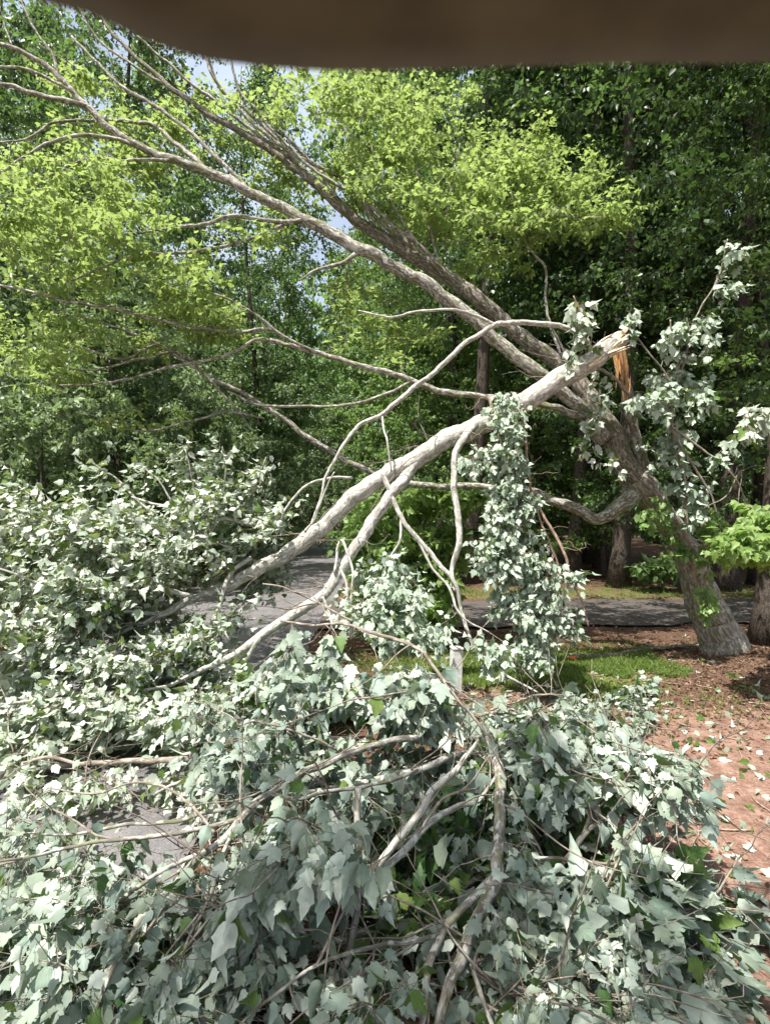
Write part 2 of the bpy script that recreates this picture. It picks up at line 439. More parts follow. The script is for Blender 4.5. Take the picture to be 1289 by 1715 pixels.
# ------------------------------------------------------------------ the ground, roads
def sstep(a, b, x):
    t = np.clip((x - a) / (b - a), 0, 1); return t * t * (3 - 2 * t)
def vnoise(x, y, s=1.0, seed=0):
    r = np.random.default_rng(seed); out = 0
    for k in range(9):
        a, b, p = r.normal(0, 1, 3); f = s * (1 + k * .45)
        out = out + np.sin(x * a * f + y * b * f + p * 6) / (1 + k * .35)
    return out / 3.5
BROAD = (-4.1, -.95)                     # the drive: x from, to
def lane_y(x):                           # centre line of the crossing lane
    return 8.95 + .10 * np.sin(x * .35) + .02 * x
def on_road(x, y):
    a = sstep(-.25, .15, np.minimum(x - (BROAD[0] - .1), (BROAD[1] + .1) - x)) * sstep(31.5, 31, y)
    b = sstep(-.25, .15, 1.25 - np.abs(y - lane_y(x))) * sstep(-2.2, -1.6, x)
    return np.maximum(a, b)
def gh(x, y):
    x = np.asarray(x, float); y = np.asarray(y, float)
    h = .022 * vnoise(x, y, 1.3, 3) + .010 * vnoise(x, y, 5.0, 4) + .006 * vnoise(x, y, 13, 5)
    h = h + .20 * np.exp(-(((x - 4.3) / 1.1) ** 2 + ((y - 5.45) / .8) ** 2))       # mound at the foot of the old maple
    h = h + .05 * np.exp(-(((x - 3.7) / .6) ** 2 + ((y - 6.0) / .5) ** 2))
    k = on_road(x, y)
    h = h * (1 - k) - .02 * k
    far = sstep(16, 60, np.hypot(x, y)); h = h * (1 - far) + far * (.5 * vnoise(x, y, .08, 8))
    return h
def axis(lo, hi, step, out):
    a = list(np.arange(lo, hi + 1e-6, step)); s = step; x = hi
    while x < out: s *= 1.22; x += s; a.append(x)
    s = step; x = lo
    while x > -out: s *= 1.22; x -= s; a.insert(0, x)
    return np.array(a)
gx = axis(-5, 8, .07, 260); gy = axis(.2, 12, .07, 260)
GX, GY = np.meshgrid(gx, gy); GZ = gh(GX, GY)
nx, ny = len(gx), len(gy)
mb = MB(); i = np.arange(ny - 1)[:, None] * nx; j = np.arange(nx - 1)[None, :]
mb.add(np.column_stack([GX.ravel(), GY.ravel(), GZ.ravel()]), None, np.stack([i + j, i + j + 1, i + nx + j + 1, i + nx + j], -1).reshape(-1, 4))
# what covers the soil: x = grass/moss, y = bare red clay, z = needles and dead leaves
grass = np.maximum.reduce([
    np.exp(-(((GX - 1.5) / 1.5) ** 2 + ((GY - 5.8) / .85) ** 2) * 1.2) * 1.25,
    np.exp(-(((GX - 2.3) / .9) ** 2 + ((GY - 5.8) / .4) ** 2)) * .7,
    sstep(10.2, 10.6, GY) * sstep(13.5, 11.4, GY) * .45 * sstep(-.9, -.6, GX),
    np.exp(-(((GX - 3.4) / .5) ** 2 + ((GY - 3.0) / .8) ** 2)) * .25,
    np.exp(-(((GX - 1.9) / .45) ** 2 + ((GY - 2.05) / .35) ** 2)) * .75])
clay = np.maximum(np.exp(-(((GX - 2.6) / 1.5) ** 2 + ((GY - 3.1) / 1.25) ** 2) ** 2), np.exp(-(((GX - 1.0) / .7) ** 2 + ((GY - 4.7) / .5) ** 2)) * .9)
clay = np.maximum(clay, sstep(5.2, 4.4, GY) * sstep(.35, 1.3, GX) * .8)  # clay stops short so dark litter imitates the shaded hollow
clay *= 1 - np.exp(-(((GX - 3.6) / 1.2) ** 2 + ((GY - 5.1) / .7) ** 2))
me = mb.mesh('ground')
at = me.attributes['rest']; cov = np.column_stack([grass.ravel(), clay.ravel(), np.zeros(nx * ny)])
at.data.foreach_set('vector', cov.astype(np.float32).ravel())

m, n, N, L = newmat('soil with needles, moss and clay')
at = N.new('ShaderNodeAttribute'); at.attribute_name = 'rest'
sp = N.new('ShaderNodeSeparateXYZ'); L.new(at.outputs['Vector'], sp.inputs[0])
tc = N.new('ShaderNodeTexCoord')
def noise(scale, det=6, rough=.6, vec=None):
    x = N.new('ShaderNodeTexNoise'); x.inputs['Scale'].default_value = scale; x.inputs['Detail'].default_value = det; x.inputs['Roughness'].default_value = rough
    L.new(vec if vec is not None else tc.outputs['Object'], x.inputs[0]); return x.outputs[0]
def math_(op, a, b):
    x = N.new('ShaderNodeMath'); x.operation = op
    for k, s in enumerate((a, b)):
        if isinstance(s, (int, float)): x.inputs[k].default_value = s
        else: L.new(s, x.inputs[k])
    return x.outputs[0]
fine = noise(55, 5, .7); midn = noise(7, 6, .65); big = noise(1.3, 4)
lit = ramp(N, [(.3, (.03, .018, .012)), (.48, (.085, .05, .034)), (.6, (.16, .095, .065)), (.72, (.28, .19, .14))]); L.new(fine, lit.inputs[0])
cl = ramp(N, [(.3, (.12, .07, .055)), (.5, (.25, .155, .122)), (.7, (.37, .255, .205))]); L.new(midn, cl.inputs[0])
clf = ramp(N, [(.35, (.62, .55, .5)), (.6, (1.05, 1.02, 1.0))]); L.new(fine, clf.inputs[0])
clay_c = mixc(N, L, .8, cl.outputs[0], clf.outputs[0], 'MULTIPLY')
gr = ramp(N, [(.35, (.06, .09, .02)), (.55, (.13, .17, .04)), (.7, (.22, .20, .07))]); L.new(fine, gr.inputs[0])
def patch(ch, lo, hi, amt=.9):
    s = math_('ADD', sp.outputs[ch], math_('MULTIPLY', math_('SUBTRACT', midn, .5), amt))
    s = math_('ADD', s, math_('MULTIPLY', math_('SUBTRACT', fine, .5), .5))
    x = N.new('ShaderNodeMapRange'); x.interpolation_type = 'SMOOTHSTEP'; L.new(s, x.inputs[0]); x.inputs[1].default_value = lo; x.inputs[2].default_value = hi
    return x.outputs[0]
c = mixc(N, L, patch(1, .35, .65), lit.outputs[0], clay_c)
c = mixc(N, L, patch(0, .3, .65), c, gr.outputs[0])
b = N.new('ShaderNodeBsdfPrincipled'); L.new(c, b.inputs['Base Color']); b.inputs['Roughness'].default_value = .95; b.inputs['Specular IOR Level'].default_value = .15
bu = N.new('ShaderNodeBump'); bu.inputs['Strength'].default_value = .6; bu.inputs['Distance'].default_value = .012; L.new(fine, bu.inputs['Height']); L.new(bu.outputs[0], b.inputs['Normal'])
o = N.new('ShaderNodeOutputMaterial'); L.new(b.outputs[0], o.inputs[0])
me.materials.append(m); ground = bpy.data.objects.new('ground', me); COL.objects.link(ground); tag(ground, kind='structure')

m, n, N, L = newmat('worn grey asphalt'); tc = N.new('ShaderNodeTexCoord')
a1 = noise(160, 3, .8); a2 = noise(3.1, 5, .6)
r1 = ramp(N, [(.3, (.07, .07, .073)), (.5, (.15, .148, .155)), (.72, (.30, .29, .295))]); L.new(a1, r1.inputs[0])
r2 = ramp(N, [(.3, (.68, .66, .66)), (.7, (1.12, 1.08, 1.06))]); L.new(a2, r2.inputs[0])
c = mixc(N, L, .9, r1.outputs[0], r2.outputs[0], 'MULTIPLY')
a3 = noise(19, 6, .75); r3 = ramp(N, [(.58, (0, 0, 0)), (.66, (.8, .8, .8))]); L.new(a3, r3.inputs[0])
c = mixc(N, L, r3.outputs[0], c, (.20, .13, .09))
vo = N.new('ShaderNodeTexVoronoi'); vo.feature = 'DISTANCE_TO_EDGE'; vo.inputs['Scale'].default_value = 1.1
wn = N.new('ShaderNodeTexNoise'); wn.inputs['Scale'].default_value = 4; wn.inputs['Detail'].default_value = 5; L.new(tc.outputs['Object'], wn.inputs[0])
va = N.new('ShaderNodeVectorMath'); va.operation = 'MULTIPLY_ADD'; L.new(wn.outputs[1], va.inputs[0]); va.inputs[1].default_value = (.5, .5, .5); L.new(tc.outputs['Object'], va.inputs[2]); L.new(va.outputs[0], vo.inputs[0])
cmr = N.new('ShaderNodeMapRange'); L.new(vo.outputs[0], cmr.inputs[0]); cmr.inputs[1].default_value = .004; cmr.inputs[2].default_value = .012; cmr.inputs[3].default_value = .8; cmr.inputs[4].default_value = 0
c = mixc(N, L, cmr.outputs[0], c, (.04, .036, .03))
b = N.new('ShaderNodeBsdfPrincipled'); L.new(c, b.inputs['Base Color']); b.inputs['Roughness'].default_value = .8
bu = N.new('ShaderNodeBump'); bu.inputs['Strength'].default_value = .4; bu.inputs['Distance'].default_value = .004; L.new(a1, bu.inputs['Height']); L.new(bu.outputs[0], b.inputs['Normal'])
o = N.new('ShaderNodeOutputMaterial'); L.new(b.outputs[0], o.inputs[0]); M['asphalt'] = m

m, n, N, L = newmat('brown asphalt darkened for shade with ground in litter'); tc = N.new('ShaderNodeTexCoord')
a1 = noise(120, 4, .8); a2 = noise(5, 6, .7)
r1 = ramp(N, [(.3, (.035, .03, .028)), (.5, (.085, .078, .074)), (.72, (.18, .165, .155))]); L.new(a1, r1.inputs[0])  # darker than the drive, shade on the path put into the colour
r3 = ramp(N, [(.5, (0, 0, 0)), (.62, (.75, .75, .75))]); L.new(a2, r3.inputs[0])
c = mixc(N, L, r3.outputs[0], r1.outputs[0], (.10, .07, .05))
b = N.new('ShaderNodeBsdfPrincipled'); L.new(c, b.inputs['Base Color']); b.inputs['Roughness'].default_value = .9; b.inputs['Specular IOR Level'].default_value = .2
bu = N.new('ShaderNodeBump'); bu.inputs['Strength'].default_value = .5; bu.inputs['Distance'].default_value = .005; L.new(a1, bu.inputs['Height']); L.new(bu.outputs[0], b.inputs['Normal'])
o = N.new('ShaderNodeOutputMaterial'); L.new(b.outputs[0], o.inputs[0]); M['shaded_asphalt'] = m

def strip(name, cen, half, z, nseg=160, across=10, ragged=.06, seed=1, mat=None):
    """paved strip along a centre line, with a ragged edge"""
    s = np.linspace(0, 1, nseg); c = np.array([cen(t) for t in s]); tn = unit(np.gradient(c, axis=0)); nr = np.column_stack([-tn[:, 1], tn[:, 0]])
    ln = np.concatenate([[0], np.cumsum(np.linalg.norm(np.diff(c, axis=0), axis=1))])
    V = []
    for k in range(across + 1):
        u = -1 + 2 * k / across
        e = ragged * (vnoise(ln, ln * 0 + k, 2.2, seed + (0 if u < 0 else 9))) * (abs(u) ** 6)
        p = c + nr * (u * half + np.sign(u) * e)[:, None]
        V.append(np.column_stack([p, np.full(nseg, z) + .012 * (1 - u * u)]))
    V = np.stack(V, 1); i = np.arange(nseg - 1)[:, None] * (across + 1); j = np.arange(across)[None, :]
    mb = MB(); mb.add(V.reshape(-1, 3), None, np.stack([i + j + 1, i + j, i + across + 1 + j, i + across + 2 + j], -1).reshape(-1, 4))
    o = mb.build(name, mat or M['asphalt']); return tag(o, kind='structure')
strip('road', lambda t: np.array([(BROAD[0] + BROAD[1]) / 2, -6 + 37 * t]), 1.58, 0.0, seed=3)
strip('path', lambda t: np.array([-1.0 + 26 * t, lane_y(-1.0 + 26 * t)]), 1.13, .017, seed=6, ragged=.22, mat=M['shaded_asphalt'])
strip('far_road', lambda t: np.array([-30 + 60 * t, 31.9 + .6 * np.sin(t * 3)]), 1.9, .02, seed=8)

# ------------------------------------------------------------------ the old leaning maple
def wood(parent, name, line, mat, sk, L0=0.0, sides=10, rough=.06, rmul=1.0, per=None, label=None, build=True):
    pts, rad = traced(line, per or max(10, len(line) * 7))
    if rad.max() > .02:
        rad = rad * (1 + .025 * np.sin(np.linspace(0, 40, len(rad)) + rng.uniform(0, 6)))
    rad = rad * rmul
    if sk is not None: sk.add(pts, rad, L0)
    mbx = MB(); tube(mbx, pts, rad, sides, rough * .7)
    if build:
        o = mbx.build(name, mat, parent)
        if label: o['label'] = label
        return o
    return mbx

base = P(1218, 1118, 6.0); base[2] = .05
maple = thing('leaning_maple_tree', 'big grey maple leaning over the drive from a wide base beside the dirt', 'tree', base)
sk = Skel()
tr = [(1236, 1160, 6.0, 150), (1226, 1122, 6.0, 122), (1210, 1080, 6.0, 96), (1192, 1040, 6.0, 84), (1172, 985, 5.98, 70), (1150, 930, 5.95, 60), (1122, 878, 5.92, 54),
      (1095, 840, 5.9, 56), (1068, 808, 5.85, 64), (1050, 788, 5.85, 58)]
wood(maple, 'trunk', tr, M['bark_base'], None, sides=22, rough=.09, per=70)
mbr = MB()
for (a, b_) in ((1170, 1135), (1200, 1150), (1275, 1122), (1245, 1148)):      # root flares
    p, r = traced([(1212 + (a - 1212) * .3, 1085, 5.95, 34), (a * .6 + 1215 * .4, 1112, 5.9, 30), (a, b_, 5.85, 18), (a + (a - 1215) * .5, b_ + 16, 5.8, 8)], 14)
    tube(mbr, p, r, 9, .1)
mbr.build('root_flare', M['bark_base'], maple)
LIMBS = {
 'A': [(1072, 815, 5.85, 58), (1050, 785, 5.8, 52), (1022, 725, 5.8, 47), (985, 665, 5.85, 44), (945, 615, 5.9, 43), (890, 578, 5.95, 42), (840, 535, 6.0, 40), (800, 500, 6.0, 40), (745, 462, 6.1, 38),
       (690, 428, 6.1, 36), (640, 398, 6.2, 33), (580, 355, 6.25, 30), (520, 300, 6.3, 26), (430, 236, 6.4, 20), (330, 178, 6.5, 15), (250, 115, 6.6, 12), (185, 50, 6.7, 8), (140, -30, 6.8, 5)],
 'B': [(1010, 735, 5.75, 40), (975, 690, 5.65, 32), (930, 645, 5.6, 30), (870, 602, 5.6, 29), (820, 560, 5.6, 29), (765, 512, 5.6, 29), (700, 468, 5.6, 29), (640, 436, 5.6, 29), (590, 410, 5.6, 27),
       (500, 362, 5.6, 25), (420, 322, 5.6, 22), (350, 288, 5.6, 21), (290, 268, 5.6, 19), (230, 243, 5.6, 17), (185, 215, 5.6, 15), (140, 172, 5.6, 14), (100, 130, 5.6, 12), (50, 92, 5.6, 10), (-40, 60, 5.6, 7)],
 'C': [(962, 628, 6.0, 16), (900, 575, 6.0, 15), (856, 546, 6.0, 15), (810, 512, 6.0, 14), (750, 462, 6.0, 13), (700, 420, 6.05, 13), (650, 383, 6.1, 12), (612, 345, 6.1, 11), (575, 300, 6.2, 9), (500, 262, 6.2, 9),
       (430, 212, 6.2, 8), (380, 160, 6.2, 7), (350, 112, 6.2, 6), (330, 40, 6.2, 4)],
 'D': [(975, 698, 5.6, 18), (930, 684, 5.55, 16), (860, 671, 5.55, 14), (800, 664, 5.5, 14), (740, 655, 5.5, 14), (690, 638, 5.5, 13), (640, 621, 5.5, 13), (580, 606, 5.5, 12), (530, 590, 5.5, 11),
       (479, 576, 5.5, 10), (430, 569, 5.5, 8), (390, 590, 5.5, 7), (350, 602, 5.5, 7), (270, 618, 5.5, 6), (190, 640, 5.5, 5), (100, 645, 5.5, 3)],
 'F': [(1068, 822, 5.85, 44), (1035, 850, 5.8, 34), (1000, 868, 5.8, 27), (965, 854, 5.8, 24), (920, 834, 5.85, 21), (880, 822, 5.9, 18), (800, 815, 6.0, 15), (700, 812, 6.1, 14), (640, 798, 6.2, 13), (584, 773, 6.2, 13),
       (520, 735, 6.2, 12), (454, 687, 6.2, 11), (400, 655, 6.2, 9), (343, 627, 6.2, 8), (262, 576, 6.2, 7), (170, 540, 6.2, 5), (90, 520, 6.2, 3)],
 'G': [(1078, 812, 5.85, 30), (1072, 770, 5.8, 28), (1062, 720, 5.8, 25), (1052, 680, 5.8, 23), (1047, 640, 5.78, 18), (1043, 612, 5.75, 9), (1041, 598, 5.74, 3)],
}
lab = {'A': 'thick dark limb', 'B': 'pale sunlit limb below the dark one', 'C': 'thin limb along the dark one', 'D': 'slim middle limb', 'F': 'low limb that dips under the fork',
       'G': 'stub left standing where the stem snapped'}
for k, ln in LIMBS.items():
    if k == 'A': ln = [(a, b_, c_, w_ * (1 if q < 4 else .82)) for q, (a, b_, c_, w_) in enumerate(ln)]
    wood(maple, 'stub' if k == 'G' else 'limb', ln, M['bark_trunk'] if k in 'AG' else M['bark'], sk if k != 'G' else None, L0=0, sides=14 if k in 'ABF' else 11, rough=.07, label=lab[k])  # dark limb and stub carry canopy shade in their bark colour
SUBL = [
 [(352, 290, 5.6, 14), (320, 262, 5.7, 12), (290, 235, 5.8, 10), (262, 212, 5.9, 9), (225, 205, 5.9, 8), (170, 200, 6, 7), (95, 205, 6, 6), (50, 230, 6, 5), (0, 238, 6, 4)],
 [(150, 178, 5.6, 12), (95, 166, 5.5, 11), (40, 150, 5.5, 10), (-30, 134, 5.5, 8)],
 [(130, 160, 5.6, 7), (100, 140, 5.5, 7), (50, 118, 5.5, 6), (-20, 108, 5.5, 5)],
 [(98, 128, 5.6, 8), (90, 95, 5.6, 7), (62, 55, 5.6, 5), (35, 0, 5.6, 4)],
 [(20, 75, 5.6, 4), (8, 40, 5.7, 3), (0, 10, 5.7, 2)],
 [(434, 551, 5.5, 8), (455, 552, 5.5, 8), (479, 568, 5.5, 8)],
 [(434, 551, 5.5, 8), (400, 556, 5.5, 7), (330, 548, 5.5, 7), (247, 532, 5.5, 8), (200, 517, 5.5, 8), (116, 506, 5.5, 7), (60, 490, 5.5, 6), (-20, 474, 5.5, 5)],
 [(520, 366, 5.6, 14), (480, 372, 5.5, 10), (430, 366, 5.5, 9), (385, 362, 5.4, 9), (340, 375, 5.4, 8), (260, 385, 5.3, 6), (160, 400, 5.3, 4)],
 [(602, 420, 5.6, 11), (570, 440, 5.5, 9), (535, 450, 5.5, 7), (500, 470, 5.5, 4)],
 [(290, 268, 5.6, 8), (215, 268, 5.4, 7), (150, 265, 5.4, 6), (90, 290, 5.4, 5), (40, 330, 5.4, 4), (0, 340, 5.4, 3)],
 [(690, 638, 5.5, 8), (655, 655, 5.5, 7), (605, 674, 5.5, 7), (540, 680, 5.5, 6), (439, 678, 5.5, 6), (380, 655, 5.5, 4)],
 [(439, 700, 6.1, 5), (380, 690, 6, 5), (320, 705, 6, 5), (230, 722, 6, 4), (140, 690, 6, 3)],
 [(520, 300, 6.3, 12), (470, 240, 6.3, 10), (420, 190, 6.3, 9), (370, 150, 6.3, 7), (350, 100, 6.3, 5)],
 [(330, 178, 6.5, 9), (290, 150, 6.5, 7), (225, 110, 6.5, 6), (160, 60, 6.6, 5), (120, -10, 6.6, 4)],
 [(640, 398, 6.2, 10), (600, 330, 6.3, 7), (590, 250, 6.3, 5), (610, 180, 6.3, 4), (600, 120, 6.3, 3)],
 [(940, 600, 6.1, 6), (915, 520, 6.2, 6), (912, 450, 6.3, 6), (880, 405, 6.4, 6), (858, 330, 6.4, 5), (810, 285, 6.4, 4), (780, 300, 6.4, 3)],
 [(950, 598, 6.0, 5), (930, 560, 6.0, 5), (915, 530, 6.0, 4)],
 [(880, 405, 6.4, 5), (900, 365, 6.3, 4), (960, 362, 6.2, 3), (1010, 365, 6.2, 2)],
 [(780, 480, 6, 8), (730, 440, 5.9, 6), (680, 380, 5.8, 5), (640, 300, 5.8, 4), (620, 240, 5.8, 3)],
 [(343, 627, 6.2, 6), (300, 590, 6.1, 6), (240, 600, 6.0, 5), (140, 620, 6, 4), (60, 600, 6, 3)],
 [(700, 428, 6.1, 6), (745, 360, 6.2, 5), (760, 290, 6.3, 4), (770, 240, 6.3, 3)],
 [(640, 398, 6.2, 12), (560, 330, 6.3, 10), (480, 262, 6.35, 9), (400, 200, 6.4, 8), (310, 130, 6.4, 7), (230, 60, 6.4, 5)],
 [(420, 322, 5.6, 10), (350, 250, 5.7, 9), (280, 190, 5.8, 8), (200, 140, 5.9, 7), (120, 60, 6, 5)],
 [(580, 355, 6.2, 9), (520, 270, 6.3, 8), (450, 200, 6.3, 7), (400, 150, 6.3, 6), (385, 90, 6.3, 5)],
 [(230, 243, 5.6, 9), (150, 225, 5.5, 8), (80, 240, 5.4, 7), (0, 290, 5.3, 5)],
 [(500, 362, 5.6, 9), (420, 400, 5.5, 8), (330, 420, 5.4, 7), (220, 430, 5.3, 6), (120, 470, 5.2, 4)],
 [(690, 428, 6.1, 9), (640, 340, 6.2, 7), (600, 260, 6.3, 6), (560, 180, 6.3, 5), (540, 120, 6.3, 4)],
 [(800, 500, 6, 10), (700, 410, 5.9, 9), (600, 330, 5.9, 8), (520, 280, 5.9, 7), (440, 200, 5.9, 6)],
 [(740, 462, 6, 8), (720, 380, 6.1, 6), (700, 300, 6.2, 5), (690, 200, 6.2, 4)],
 [(343, 627, 6.2, 6), (400, 690, 6.1, 5), (420, 720, 6.1, 3)], [(530, 590, 5.5, 7), (470, 560, 5.4, 7), (420, 520, 5.4, 6), (350, 490, 5.3, 5), (260, 470, 5.3, 4)],
 [(262, 576, 6.2, 6), (200, 600, 6, 5), (120, 580, 6, 5), (40, 610, 5.9, 4)],
]
for ln in SUBL:
    wood(maple, 'limb', ln, M['bark'], sk, L0=1.5, sides=8, rough=.06)
# splintered wood on the stub
def splinters(mb, origin, direction, n, length, spread, wdt):
    direction = unit(np.array(direction, float))
    for k in range(n):
        d = unit(direction + rng.normal(0, .085, 3)); o = origin + rng.normal(0, spread, 3); ln = length * rng.uniform(.35, 1)
        s = unit(np.cross(d, rng.normal(0, 1, 3))); wv = wdt * rng.uniform(.5, 1.3); th = np.cross(s, d) * wv * .35
        V = [o - s * wv - th, o + s * wv - th, o + s * wv + th, o - s * wv + th]
        midp = o + d * ln * .6
        V += [midp - s * wv * .8 - th * .8, midp + s * wv * .6 - th * .8, midp + s * wv * .6 + th * .6, midp - s * wv * .8 + th * .6, o + d * ln + s * wv * rng.uniform(-.8, .8)]
        q = [(0, 1, 5, 4), (1, 2, 6, 5), (2, 3, 7, 6), (3, 0, 4, 7), (3, 2, 1, 0)]
        t = [(4, 5, 8), (5, 6, 8), (6, 7, 8), (7, 4, 8)]
        mb.add(V, t, q, np.array(V) * 1.0)
def wood_mat(name, a, b_, c_):
    m, n, N, L = newmat(name)
    tcx = N.new('ShaderNodeAttribute'); tcx.attribute_name = 'rest'
    mp = N.new('ShaderNodeMapping'); mp.inputs['Scale'].default_value = (90, 90, 8); L.new(tcx.outputs['Vector'], mp.inputs[0])
    no = N.new('ShaderNodeTexNoise'); no.inputs['Scale'].default_value = 1; no.inputs['Detail'].default_value = 5; L.new(mp.outputs[0], no.inputs[0])
    r = ramp(N, [(.3, a), (.5, b_), (.7, c_)]); L.new(no.outputs[0], r.inputs[0])
    b = N.new('ShaderNodeBsdfPrincipled'); L.new(r.outputs[0], b.inputs['Base Color']); b.inputs['Roughness'].default_value = .7
    bu = N.new('ShaderNodeBump'); bu.inputs['Strength'].default_value = .5; bu.inputs['Distance'].default_value = .004; L.new(no.outputs[0], bu.inputs['Height']); L.new(bu.outputs[0], b.inputs['Normal'])
    o = N.new('ShaderNodeOutputMaterial'); L.new(b.outputs[0], o.inputs[0]); return m
M['split'] = wood_mat('fresh orange split wood', (.33, .15, .06), (.60, .32, .14), (.80, .55, .30))
M['split_pale'] = wood_mat('pale torn sapwood', (.50, .36, .22), (.72, .60, .44), (.85, .76, .60))
spm = MB()
o0 = P(1034, 578, 5.62)
splinters(spm, o0, P(1047, 650, 5.66) - o0, 9, .44, .018, .034)
o0 = P(1048, 672, 5.69)
splinters(spm, o0, P(1044, 600, 5.66) - o0, 10, .36, .010, .014)
spm.build('splintered_wood', M['split'], maple, smooth=False)

# crown: yellow green sprays in tiers
twm, cr = MB(), MB()
regs = [(120, 290, 190, 90, 4.6, 6.8, 60), (170, 360, 190, 60, 4.4, 6.2, 70), (100, 450, 150, 60, 4.6, 6.6, 44), (60, 560, 130, 70, 4.8, 6.6, 42), (230, 250, 90, 50, 5, 6.4, 26),
        (320, 500, 110, 42, 5.0, 6.0, 44), (370, 545, 80, 30, 5.0, 5.9, 26), (220, 560, 110, 45, 5.2, 6.6, 22), (250, 190, 110, 40, 5.4, 6.6, 28), (390, 190, 120, 60, 5.6, 7.0, 34), (60, 620, 90, 35, 5, 6.5, 16),
        (560, 160, 130, 60, 5.6, 7.4, 52), (690, 200, 150, 85, 5.6, 7.6, 70), (590, 310, 90, 30, 5.4, 6.4, 34), (640, 260, 80, 40, 5.6, 7, 34), (770, 300, 120, 60, 5.8, 7.4, 62), (870, 275, 90, 45, 6.0, 7.2, 40),
        (930, 320, 75, 35, 6.0, 7.0, 34), (1015, 355, 60, 38, 6.0, 6.8, 34), (880, 370, 90, 35, 6.1, 7.2, 34), (740, 375, 90, 35, 6, 7.2, 30), (820, 430, 90, 40, 6.2, 7.4, 20), (840, 340, 110, 50, 5.5, 6.3, 26), (690, 330, 70, 30, 5.4, 6.2, 16), (480, 290, 90, 40, 5.8, 7.0, 18),
        (440, 380, 90, 24, 5.2, 6.0, 14), (905, 210, 18, 26, 6.3, 6.6, 6), (640, 550, 130, 35, 5.6, 6.8, 28), (600, 490, 90, 30, 5.8, 7, 16), (130, 160, 90, 60, 5.8, 7.2, 12), (250, 700, 90, 30, 5.6, 6.6, 8),
        (20, 380, 60, 60, 4.6, 6, 24), (300, 420, 90, 35, 5, 6.6, 18)]
T = np.vstack([region_points(regs, .74), region_points([(760, 190, 110, 60, 7.0, 8.2, 8), (900, 250, 100, 60, 7.0, 8.0, 8), (980, 300, 70, 40, 6.6, 7.4, 8)])])
T = behind(T, [LIMBS['A'], LIMBS['B'], LIMBS['D'], SUBL[0], SUBL[1], SUBL[6]], 34, .25)
T[:, 2] = np.round(T[:, 2] / .22) * .22 + rng.normal(0, .02, len(T))       # leaves lie in tiers
grow(sk, T, twm, cr, nsub=5, sublen=.27, nleaf=5, size=.059, tpl=MID, flat=.22, tip=(0, 0, -.18), nb=(0, 0, 1), nj=.30, petiole=.03, petioles=False, rmax=.018)
twm.build('twigs', M['bark_twig'], maple)
cr.build('foliage', M['canopy'], maple)

# a few silver leaves on shoots of the broken side
twm, cr = MB(), MB(); sk2 = Skel()
for ln in ([(1075, 700, 5.6, 9), (1035, 640, 5.55, 8), (1000, 612, 5.5, 7), (985, 600, 5.45, 5)], [(1010, 735, 5.5, 5), (1000, 690, 5.4, 4), (985, 660, 5.4, 3)]):
    p, r = traced(ln); sk2.add(p, r); tube(twm, p, r, 7, .05)
grow(sk2, region_points([(1000, 650, 26, 50, 5.3, 5.5, 7), (982, 720, 14, 50, 5.3, 5.5, 7), (1020, 775, 28, 18, 5.3, 5.5, 5), (962, 580, 16, 20, 5.2, 5.4, 3)]), twm, cr, nsub=1, sublen=.11, nleaf=4, size=.07, tpl=MAPLE,
     flat=1, tip=(0, -.1, -.7), nb=(0, .8, -.3), nj=.6)
twm.build('shoot', M['bark_twig'], maple); o = cr.build('foliage', M['silver_sunlit'], maple); o['label'] = 'sparse pale leaves on shoots round the fork'

# ------------------------------------------------------------------ the snapped stem and its fallen crown
brk = thing('snapped_maple_stem', 'pale stem snapped at its top, hanging down over the drive with a bright crown', 'broken stem', P(330, 1000, 4.6))
sb = Skel()
S0 = [(1040, 566, 5.46, 36), (1022, 580, 5.43, 42), (1000, 597, 5.4, 44), (960, 622, 5.35, 46), (905, 655, 5.3, 46), (850, 688, 5.25, 46), (805, 710, 5.2, 45), (770, 727, 5.15, 44), (735, 745, 5.1, 43), (700, 766, 5.1, 42)]
wood(brk, 'stem', S0, M['bark_pale'], sb, sides=20, rough=.05, per=60)
S1 = [(712, 758, 5.1, 40), (670, 785, 5.05, 40), (628, 806, 5.0, 39), (580, 842, 5.0, 38), (545, 878, 4.95, 37), (500, 914, 4.9, 36), (455, 940, 4.85, 33), (410, 968, 4.8, 29), (370, 985, 4.75, 25), (325, 1003, 4.7, 20), (270, 1030, 4.6, 15), (200, 1060, 4.5, 10)]
wood(brk, 'branch', S1, M['bark_pale'], sb, sides=16, rough=.06, per=60)
S2 = [(715, 755, 5.1, 30), (680, 796, 5.0, 28), (645, 842, 4.9, 26), (612, 890, 4.8, 26), (580, 940, 4.7, 25), (555, 980, 4.6, 24), (515, 1015, 4.5, 24), (470, 1045, 4.4, 23), (430, 1068, 4.3, 20), (385, 1100, 4.2, 15), (335, 1125, 4.1, 11), (280, 1150, 4.0, 8)]
wood(brk, 'branch', S2, M['bark_pale'], sb, sides=14, rough=.06, per=60)
